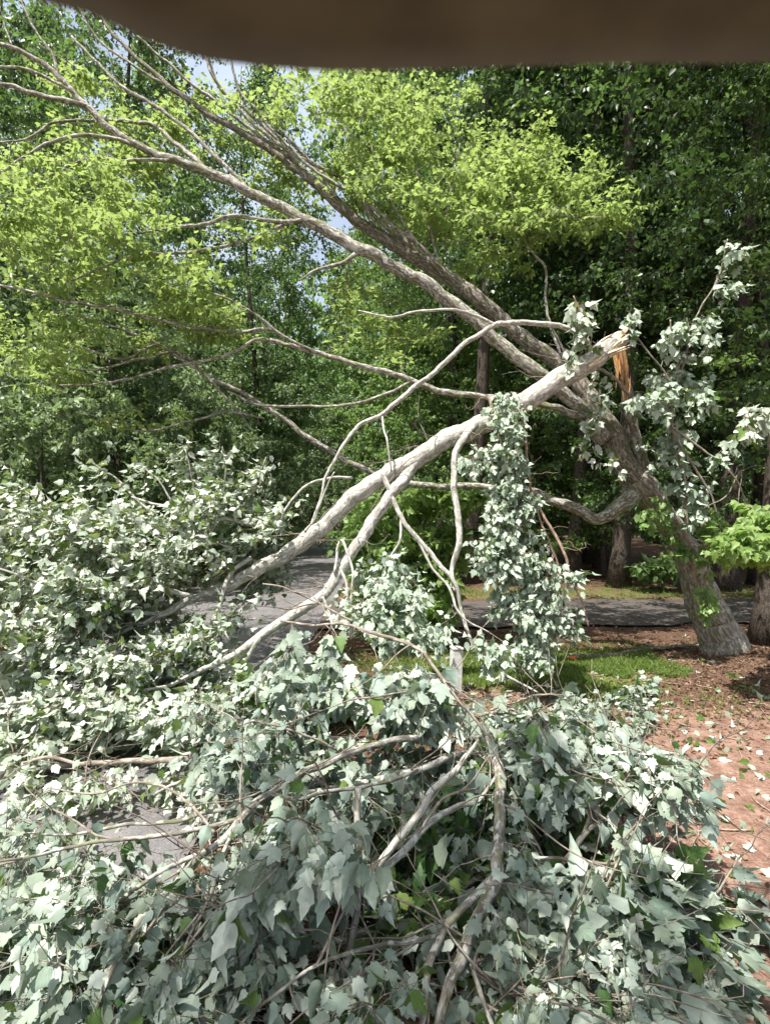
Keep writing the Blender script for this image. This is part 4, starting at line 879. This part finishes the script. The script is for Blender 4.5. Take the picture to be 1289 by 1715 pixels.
# the deep under layer of the pile, darker side shoots with their upper faces showing
fallen('dark green underlayer of crushed shoots below the foreground branches',
    [[(300, 1690, 1.75, 10), (500, 1600, 1.95, 12), (700, 1530, 2.15, 12), (850, 1440, 2.4, 10), (960, 1380, 2.6, 6)], [(700, 1530, 2.15, 9), (900, 1560, 2.1, 7), (1080, 1580, 2.05, 4)],
     [(640, 1300, 2.9, 9), (740, 1250, 3.0, 8), (850, 1230, 3.1, 5)], [(500, 1600, 1.95, 9), (300, 1540, 2.1, 8), (60, 1520, 2.2, 5)]],
    [(740, 1420, 110, 90, 2.3, 2.6, 90), (900, 1420, 90, 60, 2.3, 2.6, 40), (700, 1560, 150, 80, 1.95, 2.2, 50), (960, 1600, 150, 70, 1.9, 2.1, 50), (300, 1600, 260, 90, 1.9, 2.1, 70), (860, 1300, 70, 50, 2.6, 2.9, 30), (620, 1420, 80, 60, 2.2, 2.6, 20),
     (180, 1680, 180, 40, 1.7, 1.9, 26), (700, 1690, 200, 30, 1.7, 1.9, 26)], size=.08, nsub=3, mat='silver', tip=(0, -.3, -.3), nb=(0, .2, .3), nj=.9, dens=.42, barkm='bark', bare=30)

# ------------------------------------------------------------------ bushes, saplings, weeds
def bush(label, stems, regs, mat, size, name='shrub', cat='shrub', tpl=MAPLE, nsub=4, sublen=.16, nleaf=5, tip=(0, -.1, -.35), nb=(0, -.3, .8), nj=.45, flat=.8, petioles=True, barkm='bark_twig'):
    t = thing(name, label, cat, P(*stems[0][0][:3])); s = Skel(); st, lf = MB(), MB()
    for ln in stems:
        p, r = traced(ln, len(ln) * 6); p[:, 2] = np.maximum(p[:, 2], -.03); s.add(p, r); tube(st, p, r, 7, .06)
    grow(s, region_points(regs), st, lf, nsub=nsub, sublen=sublen, nleaf=nleaf, size=size, tpl=tpl, flat=flat, tip=tip, nb=nb, nj=nj, rmax=.006, petioles=petioles)
    st.build('stem', M[barkm], t); lf.build('foliage', M[mat], t); return t
bush('bushy green shrub with round bright leaves behind the forked stem beside the drive',
     [[(680, 1085, 6.8, 12), (675, 1000, 6.8, 10), (690, 920, 6.8, 8), (720, 860, 6.8, 6), (760, 820, 6.8, 4)], [(670, 1085, 6.8, 9), (640, 990, 6.8, 7), (640, 900, 6.8, 5), (660, 840, 6.8, 3)],
      [(690, 960, 6.7, 8), (740, 870, 6.5, 8), (770, 845, 6.5, 5)], [(675, 1000, 6.8, 6), (730, 980, 6.6, 5), (750, 940, 6.6, 3)]],
     [(740, 830, 70, 26, 6.3, 7.0, 40), (670, 850, 50, 35, 6.4, 7.2, 34), (690, 910, 70, 45, 6.3, 7.2, 64), (650, 970, 60, 50, 6.3, 7.2, 54), (710, 980, 55, 50, 6.3, 7.1, 46), (670, 1040, 60, 35, 6.2, 7.0, 40), (610, 900, 34, 50, 6.5, 7.2, 34), (750, 920, 30, 50, 6.4, 7.0, 30), (620, 1000, 34, 40, 6.4, 7.1, 30), (730, 1030, 30, 30, 6.3, 6.9, 22),
      (800, 830, 26, 16, 6.4, 6.8, 8)], 'green_lit', .080)
bush('fresh green maple sapling leaning in from the right edge beside the trunk',
     [[(1420, 1210, 4.6, 16), (1410, 1050, 4.6, 14), (1380, 920, 4.6, 11), (1330, 860, 4.6, 9), (1289, 850, 4.6, 6)], [(1380, 920, 4.6, 8), (1320, 910, 4.55, 7), (1270, 905, 4.5, 5), (1215, 920, 4.5, 3)]],
     [(1270, 895, 30, 30, 4.4, 4.7, 18), (1230, 915, 36, 20, 4.4, 4.7, 14), (1280, 930, 20, 16, 4.3, 4.6, 8), (1275, 860, 20, 20, 4.5, 4.8, 8), (1340, 900, 50, 60, 4.4, 4.9, 20)], 'green_lit', .066, name='maple_sapling', cat='sapling', flat=.3, tip=(-.3, -.1, -.35), nb=(0, -.35, .9), nj=.3)
bush('low bright green weeds growing in the sun under the fallen foliage',
     [[(540, 1210, 4.2, 5), (540, 1160, 4.2, 4), (550, 1130, 4.2, 3)], [(500, 1210, 4.2, 5), (480, 1160, 4.2, 3)], [(600, 1200, 4.3, 4), (620, 1165, 4.3, 3)]],
     [(530, 1160, 60, 24, 3.9, 4.5, 34), (470, 1190, 40, 22, 3.8, 4.2, 16), (610, 1170, 40, 20, 4.1, 4.5, 14), (430, 1150, 30, 30, 3.9, 4.3, 10)], 'green', .07, name='weed', cat='weeds', sublen=.1)
bush('dark leaved bush on the far side of the path by the pine trunk',
     [[(1090, 975, 11.5, 5), (1090, 955, 11.5, 4), (1085, 935, 11.5, 3)], [(1110, 975, 11.5, 4), (1125, 950, 11.5, 3)]],
     [(1090, 955, 30, 16, 11, 12, 30), (1130, 950, 26, 18, 11, 12, 24)], 'forest', .10, tpl=OVAL, petioles=False)

# ------------------------------------------------------------------ the forest
def forest_tree(kind, seed):
    """mesh data of one forest tree of a kind: trunk, crown; unit height given in metres"""
    global rng
    keep = rng; rng = np.random.default_rng(seed)
    s = Skel(); tw, lf = MB(), MB()
    if kind == 'tall':      H, r0, c0, cr_, nc, lsz, tpl, fl = 19, .17, .30, 3.4, 430, .105, FAR, .6
    elif kind == 'slim':    H, r0, c0, cr_, nc, lsz, tpl, fl = 16, .11, .24, 2.5, 300, .10, FAR, .6
    elif kind == 'sparse':  H, r0, c0, cr_, nc, lsz, tpl, fl = 16, .11, .24, 2.6, 165, .10, FAR, .6
    elif kind == 'hemlock': H, r0, c0, cr_, nc, lsz, tpl, fl = 17, .19, .12, 3.4, 430, .095, FAR, .12
    elif kind == 'shrub':   H, r0, c0, cr_, nc, lsz, tpl, fl = 4.2, .04, .04, 2.2, 200, .095, FAR, .8
    elif kind == 'under':   H, r0, c0, cr_, nc, lsz, tpl, fl = 7.5, .07, .12, 2.6, 260, .105, FAR, .5
    n = 26; z = np.linspace(0, 1, n)
    wob = np.column_stack([.02 * H * (np.sin(z * 4 + seed) - math.sin(seed)), .02 * H * (np.cos(z * 3 + seed) - math.cos(seed)), z * H])
    rad = r0 * (1 - .86 * z) * (1 + .6 * np.exp(-z * 40))
    tk = MB(); tube(tk, wob, rad, 12, .06); s.add(wob[2:], rad[2:], 0)
    s.p[:, 2] = s.p[:, 2]
    T = []
    while len(T) < nc:
        u = rng.uniform(0, 1); zz = c0 + (1 - c0) * u
        prof = {'tall': math.sin(math.pi * min(1, u * .9 + .12)) ** .7, 'slim': math.sin(math.pi * min(1, u * .9 + .1)) ** .7, 'sparse': math.sin(math.pi * min(1, u * .9 + .1)) ** .7, 'hemlock': (1 - u) ** .75 + .08, 'shrub': math.sin(math.pi * (u * .75 + .22)) ** .6, 'under': math.sin(math.pi * (u * .8 + .15)) ** .7}[kind]
        a = rng.uniform(0, 6.283)
        lobes = 1 + .28 * math.sin(a * 3 + u * 9 + seed) + .22 * math.sin(a * 5 - u * 14)
        rr = cr_ * prof * lobes * math.sqrt(rng.uniform(.06, 1))
        zz = zz * H
        if kind == 'hemlock': zz = round(zz / .55) * .55 - .05 * rr + rng.normal(0, .06)
        T.append((rr * math.cos(a), rr * math.sin(a), zz))
    # a few structural limbs first
    T = np.array(T)
    grow(s, T, tw, lf, nsub=8 if kind != 'shrub' else 7, sublen=.62 if kind in ('tall', 'slim') else (.5 if kind == 'hemlock' else .34), nleaf=7 if kind != 'shrub' else 6, size=lsz, tpl=tpl, flat=fl, tip=(0, 0, -.35),
         nb=(0, 0, 1), nj=.55 if kind != 'hemlock' else .3, petiole=.03, petioles=False, rmax=.05 if kind in ('tall', 'hemlock', 'slim') else .02, wig=.1)
    rng = keep
    return tk.mesh('trunk'), tw.mesh('limbs'), lf.mesh('crown')
lib = {}
for kind, mat, seeds in (('tall', 'forest', (1, 2, 3)), ('slim', 'forest', (4, 5)), ('sparse', 'forest', (14, 15)), ('hemlock', 'forest_dark', (6, 7)), ('shrub', 'forest_pale', (8, 9)), ('under', 'forest', (10, 11))):
    for k, sd in enumerate(seeds):
        a, b_, c_ = forest_tree(kind, sd)
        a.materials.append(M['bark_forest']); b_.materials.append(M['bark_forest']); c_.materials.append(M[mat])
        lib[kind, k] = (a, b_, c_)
def plant(kind, k, x, y, rz, sc, name, label, cat, group=None, mat=None, lean=(0, 0), zs=None):
    t = thing(name, label, cat, (x, y, float(gh(x, y)) - .08), group)
    t.rotation_euler = (lean[0], lean[1], rz); t.scale = (sc, sc, sc if zs is None else zs)
    for nm, me in zip(('trunk', 'limbs', 'crown'), lib[kind, k]):
        o = bpy.data.objects.new(nm, me); COL.objects.link(o); o.parent = t
        if mat and nm == 'crown':
            o.material_slots[0].link = 'OBJECT'; o.material_slots[0].material = M[mat]
    return t
def at_px(px, d): return (px - 644.5) / F * d
# trunks one can tell apart on the right
plant('tall', 0, at_px(1035, 12.0), 12.0, .4, 1.05, 'forest_tree', 'reddish barked forest tree just beyond the path, seen under the fork', 'tree', mat='forest_deep')
plant('tall', 1, at_px(957, 13.5), 13.5, 2.0, .95, 'forest_tree', 'dark forest trunk next to the reddish one, partly behind the low dipping limb', 'tree', mat='forest_deep')
plant('slim', 0, at_px(912, 15.5), 15.5, 1.0, 1.0, 'forest_tree', 'slender dark forest trunk showing behind the hanging curtain of pale leaves', 'tree', mat='forest_deep')
plant('tall', 2, at_px(782, 12.8), 12.8, 3.1, 1.05, 'forest_tree', 'dark thick trunk beyond the path between the green shrub and the hanging curtain', 'tree', mat='forest_deep')
plant('hemlock', 0, at_px(1285, 6.9), 6.9, .3, .82, 'hemlock_tree', 'dark feathery evergreen at the right edge just behind the leaning trunk', 'tree')
plant('hemlock', 1, at_px(1215, 11.5), 11.5, 1.3, 1.0, 'hemlock_tree', 'dark feathery evergreen behind the loose vine, straight trunk in deep shade', 'tree')
plant('slim', 1, at_px(1130, 14.0), 14.0, .5, 1.1, 'forest_tree', 'slim forest tree between the two dark evergreens beyond the path', 'tree', mat='forest_deep')
plant('hemlock', 0, at_px(1010, 16), 16.0, 2.2, 1.1, 'hemlock_tree', 'tall dark evergreen rising behind the splintered break', 'tree')
k = 0
G1 = 'forest trees behind the leaning maple'
spots = [(-4.4, 20, 'slim', 0, 1.12), (-9.5, 13, 'slim', 0, 1.0), (-12.5, 17, 'slim', 1, 1.1), (2.2, 17, 'tall', 2, 1.12), (6.5, 17.5, 'tall', 0, 1.15), (11, 16, 'tall', 1, 1.05), (-9, 21, 'slim', 0, 1.2), (.2, 22, 'tall', 0, 1.15),
         (4.5, 22, 'slim', 1, 1.25), (9, 22, 'tall', 2, 1.2), (14, 21, 'tall', 1, 1.15), (-15, 24, 'tall', 1, 1.25), (2.5, 27, 'tall', 1, 1.25), (8, 28, 'slim', 0, 1.4), (14, 28, 'tall', 0, 1.25), (19, 25, 'tall', 2, 1.2), (-7, 35.5, 'tall', 2, 1.2),
         (-13, 36, 'tall', 0, 1.25), (-1.5, 37, 'slim', 1, 1.3), (4, 37, 'tall', 0, 1.25), (-20, 33, 'tall', 1, 1.3), (12, 38, 'tall', 1, 1.3), (-17, 14, 'tall', 1, 1.1), (-25, 28, 'tall', 2, 1.3), (-6.0, 12.3, 'slim', 0, 1.0), (20, 36, 'slim', 0, 1.4), (26, 30, 'tall', 0, 1.3),
         (16, 11.5, 'hemlock', 1, 1.0), (8.5, 12.5, 'hemlock', 0, .95)]
def z_(x, y): return 2 if y > 30 else (0 if x < -2 else 1)
for (x, y, kd, v, s_) in spots:
    plant(kd, v, x, y, rng.uniform(0, 6.28), s_, 'forest_tree', {0: 'leafy forest tree to the left of the drive behind the pale shrubs', 1: 'leafy forest tree in the dark woods beyond the path on the right', 2: 'tall leafy tree standing where the drive ends in the distance'}[z_(x, y)], 'tree', ['forest trees left of the drive', 'forest trees beyond the path', 'forest trees where the drive ends'][z_(x, y)], mat='forest_deep' if (x > 3 or x < -2) and kd != 'hemlock' else None)
G2 = 'understory trees at the edge of the woods'
for (x, y, v, s_) in [(-5.2, 11.0, 0, .80), (-7.5, 15, 1, 1.1), (-4.9, 20, 0, 1.1), (.7, 14.2, 1, .85), (1.6, 19, 0, 1.1), (5.5, 13.8, 1, .9), (-9, 11, 1, 1.0), (-11, 15, 0, 1.2), (.3, 26, 1, 1.2), (-6.5, 25, 1, 1.2), (-2.5, 35, 0, 1.2), (-5.5, 36, 1, 1.1),
                        (3.8, 16, 0, .9), (9.5, 15, 0, .9), (7, 19, 1, 1.1)]:
    plant('under', v, x, y, rng.uniform(0, 6.28), s_, 'understory_tree', ['small pale bushy tree under the tall crowns left of the drive', 'small bushy green tree under the tall crowns beyond the path', 'small bushy tree where the drive ends'][z_(x, y)], 'tree', ['understory trees left of the drive', 'understory trees beyond the path', 'understory trees where the drive ends'][z_(x, y)], mat='forest_pale' if x < -2 else None)  # left trees take the paler leaf to look lit and hazy
G3 = 'pale shrubs along the drive'
for (x, y, v, s_) in [(-5.6, 9.2, 0, 1.0), (-6.2, 12.5, 1, 1.15), (-5.5, 16.5, 0, 1.2), (-8.2, 10.5, 1, 1.1), (-5.3, 22, 1, 1.2), (.6, 12.6, 0, .6), (-.2, 17.5, 1, .7), (.2, 22.5, 0, .9), (-3, 34, 1, 1.0), (-5, 34.4, 0, 1.1), (-.8, 34.2, 1, .9), (-7.5, 34.3, 0, 1.1),
                        (1.8, 34, 0, 1.0), (-9, 17, 0, 1.4), (-.1, 28, 0, .9), (-6, 28, 1, 1.2)]:
    plant('shrub', v, x, y, rng.uniform(0, 6.28), s_, 'drive_shrub', ['pale grey green rounded shrub along the left edge of the drive', 'pale grey green shrub along the right edge of the drive', 'pale grey green shrub closing the far end of the drive'][z_(x, y)], 'shrub', ['shrubs left of the drive', 'shrubs right of the drive', 'shrubs at the far end of the drive'][z_(x, y)])

# the woodland further off, one mass
N_ = 90000
xx = rng.uniform(-75, 75, N_); yy = rng.uniform(40, 62, N_); zz = 24 * rng.beta(1.1, 1.35, N_) + .3
lump = vnoise(xx, zz * 1.6, .55, 31) + .6 * vnoise(xx, yy, 1.2, 33)
k_ = (lump > -.45) & (zz < 21 + 3 * vnoise(xx, yy, .3, 40))
b0 = np.column_stack([xx, yy, zz])[k_]
wm = MB(); put_leaves(wm, b0, rng.normal(0, 1, b0.shape) + np.array([0, 0, -.4]), rng.normal(0, .6, b0.shape) + np.array([0, 0, 1]), rng.uniform(.45, 1.0, len(b0)), FAR)
for x in np.linspace(-70, 70, 75):
    y = rng.uniform(38, 58); xx_ = x + rng.normal(0, .7)
    pp = np.array([[xx_, y, -.6], [xx_ + rng.normal(0, .2), y, 8], [xx_ + rng.normal(0, .5), y, 19]]); tube(wm, catmull(pp, 8), np.linspace(.26, .06, 8), 7, 0)
o = wm.build('far_woodland', M['forest']); tag(o, 'far woodland of dense dark green trees closing the horizon', kind='stuff')
# unseen trees added behind the viewer to cast shade on the foreground
G4 = 'shade trees added behind the viewer'
plant('sparse', 0, -.3, -2.4, 0, .78, 'shade_tree', 'unseen leaning tree behind the viewer, added to shade the left of the foreground pile', 'tree', G4, zs=.62, lean=(-.22, -.25))
plant('sparse', 1, 2.2, -2.0, 0, .82, 'shade_tree', 'unseen upright tree behind the viewer, added to shade the right of the foreground pile', 'tree', G4, zs=.66, lean=(-.12, -.1))
plant('slim', 0, 4.6, -.4, 2.7, .85, 'shade_tree', 'unseen tree beyond the right edge, added to shade the red dirt', 'tree', G4, zs=.7)
plant('hemlock', 1, 7.5, 8.3, 1.7, .85, 'shade_tree', 'feathery green tree reaching in from the right edge over the path', 'tree', mat='forest', zs=.8)

# ------------------------------------------------------------------ ground cover
def cover_density(x, y, cx, cy, rx, ry): return np.exp(-(((x - cx) / rx) ** 2 + ((y - cy) / ry) ** 2))
n_ = 42000
x = np.concatenate([rng.normal(1.6, 1.05, n_ // 2), rng.normal(2.3, .55, n_ // 4), rng.uniform(-.8, 9, n_ // 4)]); y = np.concatenate([rng.normal(5.7, .5, n_ // 2), rng.normal(5.7, .28, n_ // 4), rng.uniform(10.3, 12.5, n_ // 4)])
k_ = (on_road(x, y) < .05) & ((y < 10) | (vnoise(x, y, 3.1, 17) > .1)) & (vnoise(x, y, 2.4, 12) > -.25) & (np.hypot(x - 3.75, y - 5.9) > .8); x, y = x[k_], y[k_]  # far strip thinned so it looks dim, as if in shade
gm = MB(); b0 = np.column_stack([x, y, gh(x, y) - .004]); nn_ = len(x)
d_ = rng.normal(0, .45, (nn_, 3)); d_[:, 2] = 1
BL = (np.array([(-.06, 0, 0), (.06, 0, 0), (0, 1, -.35), (.05, .55, -.1), (-.05, .55, -.1)], float), np.array([(0, 1, 3), (0, 3, 4), (4, 3, 2)]))
hgt = rng.uniform(.03, .085, nn_) * np.where(y > 10, 1.2, 1)
put_leaves(gm, b0, d_, rng.normal(0, 1, (nn_, 3)), hgt, BL)
w1 = rng.uniform(0, 1, nn_) < .35
put_leaves(gm, b0[w1] + np.array([0, 0, .03]), rng.normal(0, 1, (w1.sum(), 3)), np.tile([0, 0, 1.0], (w1.sum(), 1)) + rng.normal(0, .3, (w1.sum(), 3)), rng.uniform(.015, .035, w1.sum()), OVAL)
M['grass'] = leaf_mat('short lawn grass', [(.08, .13, .03), (.13, .20, .045), (.22, .26, .09)], [(.08, .13, .03), (.13, .20, .045), (.22, .26, .09)], (.3, .45, .06), .3, .6, .2)
tag(gm.build('grass', M['grass']), 'short bright grass and weeds on the verge', kind='stuff')
# dead leaves
n_ = 21000
x = np.concatenate([rng.uniform(-5, 8, n_ // 2), rng.uniform(.5, 6, n_ // 4), rng.normal(4, 1.1, n_ // 4)]); y = np.concatenate([rng.uniform(1, 14, n_ // 2), rng.uniform(3.6, 8, n_ // 4), rng.normal(5.3, .7, n_ // 4)])
r_ = on_road(x, y); k_ = (rng.uniform(0, 1, n_) > r_ * np.where(x > -.6, .55, .86)) & (rng.uniform(0, 1, n_) > .72 * np.exp(-(((x - 2.7) / 1.4) ** 2 + ((y - 3) / 1.1) ** 2))); x, y = x[k_], y[k_]
b0 = np.column_stack([x, y, np.maximum(gh(x, y), np.where(on_road(x, y) > .5, .03, -9)) + rng.uniform(.004, .018, len(x))])
dm = MB(); put_leaves(dm, b0, rng.normal(0, 1, (len(x), 3)) * np.array([1, 1, .15]), np.tile([0, 0, 1.0], (len(x), 1)) + rng.normal(0, .35, (len(x), 3)), rng.uniform(.014, .042, len(x)), OVAL, curl=1.4)
M['dead'] = leaf_mat('dead brown leaf', [(.05, .03, .02), (.13, .075, .045), (.30, .20, .13)], [(.07, .04, .025), (.17, .10, .06), (.38, .28, .19)], (.25, .13, .05), .12, .7, .2)
tag(dm.build('leaf_litter', M['dead']), 'scatter of dead brown leaves', kind='stuff')
# green leaves torn off and scattered
n_ = 1300; x = rng.normal(1.0, 1.7, n_); y = rng.normal(3.9, 1.5, n_); k_ = (y > 1.3) & (x > -3); x, y = x[k_], y[k_]
b0 = np.column_stack([x, y, gh(x, y) + .012]); tm = MB()
put_leaves(tm, b0, rng.normal(0, 1, (len(x), 3)) * np.array([1, 1, .1]), np.tile([0, 0, -.4], (len(x), 1)) + rng.normal(0, .6, (len(x), 3)), rng.uniform(.04, .075, len(x)), MAPLE)
tag(tm.build('scattered_leaves', M['silver_sunlit']), 'torn off maple leaves scattered on the dirt', kind='stuff')
# pine needles and fine twigs on the dirt
n_ = 16000; x = rng.uniform(.6, 6, n_); y = rng.uniform(1.4, 6.2, n_); b0 = np.column_stack([x, y, gh(x, y) + .006]); dd = rng.normal(0, 1, (n_, 3)); dd[:, 2] *= .08
nm_ = MB(); put_sticks(nm_, b0, b0 + unit(dd) * rng.uniform(.03, .11, (n_, 1)), .0009, .0006)
n2 = 160; x = rng.uniform(.8, 5.5, n2); y = rng.uniform(1.6, 7.2, n2)
for a, b_ in zip(x, y):
    ln = rng.uniform(.12, .5); th = rng.uniform(0, 6.28); pts = [np.array([a + math.cos(th) * ln * t_ + rng.normal(0, .012), b_ + math.sin(th) * ln * t_ + rng.normal(0, .012), 0]) for t_ in np.linspace(0, 1, 5)]
    for p_ in pts: p_[2] = float(gh(p_[0], p_[1])) + .010
    tube(nm_, catmull(pts, 9), np.linspace(.005, .002, 9) * rng.uniform(.5, 1.3), 5, 0)
tag(nm_.build('needle_litter', M['vine_stem']), 'pine needles and fine broken twigs lying on the dirt', kind='stuff')

# ------------------------------------------------------------------ small things
# white post
def simple_mat(name, c1, c2, sc=20, rough=.6, bump=.2):
    m, n, N, L = newmat(name); t_ = N.new('ShaderNodeTexCoord'); no = N.new('ShaderNodeTexNoise'); no.inputs['Scale'].default_value = sc; no.inputs['Detail'].default_value = 6
    L.new(t_.outputs['Object'], no.inputs[0]); r = ramp(N, [(.35, c1), (.6, c2)]); L.new(no.outputs[0], r.inputs[0])
    b = N.new('ShaderNodeBsdfPrincipled'); L.new(r.outputs[0], b.inputs['Base Color']); b.inputs['Roughness'].default_value = rough
    bu = N.new('ShaderNodeBump'); bu.inputs['Strength'].default_value = bump; bu.inputs['Distance'].default_value = .005; L.new(no.outputs[0], bu.inputs['Height']); L.new(bu.outputs[0], b.inputs['Normal'])
    o = N.new('ShaderNodeOutputMaterial'); L.new(b.outputs[0], o.inputs[0]); return m
import bmesh
def bm_box(bm, c, s, bev=.006):
    r = bmesh.ops.create_cube(bm, size=1.0)
    for v in r['verts']: v.co = Vector((v.co.x * s[0] + c[0], v.co.y * s[1] + c[1], v.co.z * s[2] + c[2]))
    es = list({e for v in r['verts'] for e in v.link_edges})
    if bev: bmesh.ops.bevel(bm, geom=es, offset=bev, segments=2, affect='EDGES')
pp = P(762, 1100, 5.0); post = thing('marker_post', 'short white painted post at the edge of the grass behind the fallen foliage', 'post', (pp[0], pp[1], 0))
bm = bmesh.new(); bm_box(bm, (0, 0, .19), (.095, .095, .42)); me = bpy.data.meshes.new('post_body'); bm.to_mesh(me); bm.free(); me.materials.append(simple_mat('flaking white paint', (.55, .55, .52), (.80, .80, .78)))
o = bpy.data.objects.new('post_body', me); COL.objects.link(o); o.parent = post; o.rotation_euler = (0, R(2), R(12))
bm = bmesh.new(); bm_box(bm, (0, 0, .412), (.104, .104, .022), .005); me = bpy.data.meshes.new('post_cap'); bm.to_mesh(me); bm.free(); me.materials.append(bpy.data.materials['flaking white paint'])
o = bpy.data.objects.new('post_cap', me); COL.objects.link(o); o.parent = post; o.rotation_euler = (0, R(2), R(12))
# stick on the ground behind the grass and an orange scrap beside it
lm = MB(); pts = []
for px, d in ((955, 6.15), (990, 6.10), (1030, 6.14), (1070, 6.3), (1110, 6.38), (1150, 6.5), (1185, 6.6)):
    x_ = at_px(px, d); pts.append([x_, d, float(gh(x_, d)) + .03])
tube(lm, catmull(pts, 40), np.linspace(.036, .014, 40), 10, .09)
o = lm.build('fallen_stick', M['bark_trunk']); tag(o, 'long bare stick lying on the ground between the grass patch and the path', 'stick')
pc = P(958, 1104, 6.05); bm = bmesh.new(); bmesh.ops.create_icosphere(bm, subdivisions=3, radius=.036)
for v in bm.verts:
    v.co.z *= .8; v.co += v.co.normalized() * float(.010 * math.sin(v.co.x * 190) * math.cos(v.co.z * 150 + v.co.y * 120)); v.co.x *= 1.25
me = bpy.data.meshes.new('orange_scrap'); bm.to_mesh(me); bm.free(); me.materials.append(simple_mat('orange red plastic', (.75, .10, .03), (.85, .16, .05)))
o = bpy.data.objects.new('orange_scrap', me); COL.objects.link(o); o.location = (pc[0], pc[1], float(gh(pc[0], pc[1])) + .035); tag(o, 'crumpled orange red scrap lying at the near end of the stick', 'scrap')

# ------------------------------------------------------------------ the cap whose brim hangs over the view
m, n, N, L = newmat('brown brushed cotton'); tcx = N.new('ShaderNodeTexCoord')
wv = N.new('ShaderNodeTexNoise'); wv.inputs['Scale'].default_value = 60; wv.inputs['Detail'].default_value = 6; L.new(tcx.outputs['Object'], wv.inputs[0])
r = ramp(N, [(.3, (.075, .066, .033)), (.7, (.15, .128, .070))]); L.new(wv.outputs[0], r.inputs[0])
b = N.new('ShaderNodeBsdfPrincipled'); L.new(r.outputs[0], b.inputs['Base Color']); b.inputs['Roughness'].default_value = .95; b.inputs['Sheen Weight'].default_value = .2
bu = N.new('ShaderNodeBump'); bu.inputs['Strength'].default_value = .4; bu.inputs['Distance'].default_value = .0006; L.new(wv.outputs[0], bu.inputs['Height']); L.new(bu.outputs[0], b.inputs['Normal'])
o = N.new('ShaderNodeOutputMaterial'); L.new(b.outputs[0], o.inputs[0]); M['cotton'] = m
HC = Vector((.055, -.105, EYE + .073))          # middle of the head band
cap = thing('cap', 'brown cloth cap worn by the viewer, its curved brim out of focus across the top', 'cap', HC)
outl = np.array([(-.086, -.055), (-.080, -.01), (-.073, .035), (-.062, .064), (-.051, .0772), (-.0435, .0803), (-.0365, .0850), (-.0285, .0885), (-.014, .0905), (.0, .0908), (.02, .0900), (.04, .0893), (.062, .0890), (.09, .085), (.12, .076), (.15, .055), (.172, .02), (.185, -.02), (.190, -.055)])
oc = catmull(np.column_stack([outl, np.zeros(len(outl))]), 90)[:, :2]
inner = np.array([(.055 + .105 * math.cos(a), -.105 + .105 * math.sin(a)) for a in np.linspace(R(158), R(22), 90)])
rows = 14; V = []
for k in range(rows + 1):
    t_ = k / rows
    e = inner * (1 - t_) + oc * t_
    V.append(np.column_stack([e, np.full(90, .0) + .010 * (1 - t_) ** 2]))
lower = np.stack(V, 0); upper = lower + np.array([0, 0, .0032])
edge = oc - np.array([[.055, -.05]]); edge = oc + edge / np.linalg.norm(edge, axis=1, keepdims=True) * .0012
rim = np.column_stack([edge, np.full(90, .0016)])
allv = np.vstack([lower.reshape(-1, 3), rim, upper[::-1].reshape(-1, 3)]); nr_ = rows * 2 + 3
i = np.arange(nr_ - 1)[:, None] * 90; j = np.arange(89)[None, :]
cm = MB(); cm.add(allv + np.array([0, 0, EYE + .073]), None, np.stack([i + j, i + j + 1, i + 90 + j + 1, i + 90 + j], -1).reshape(-1, 4))
cm.build('brim', M['cotton'], cap)
cm = MB(); nu, nv = 48, 16; V = []
for a in range(nv + 1):
    ph = a / nv * math.pi / 2
    for b_ in range(nu):
        th = b_ / nu * 2 * math.pi; rr = .106 * math.cos(ph) ** .8 if a < nv else 0
        V.append((HC.x + rr * math.cos(th), HC.y + rr * math.sin(th) * 1.08, HC.z + .001 + .105 * math.sin(ph)))
i = np.arange(nv)[:, None] * nu; j = np.arange(nu)[None, :]; j2 = (j + 1) % nu
cm.add(V, None, np.stack([i + j, i + j2, i + nu + j2, i + nu + j], -1).reshape(-1, 4)); cm.build('crown', M['cotton'], cap)
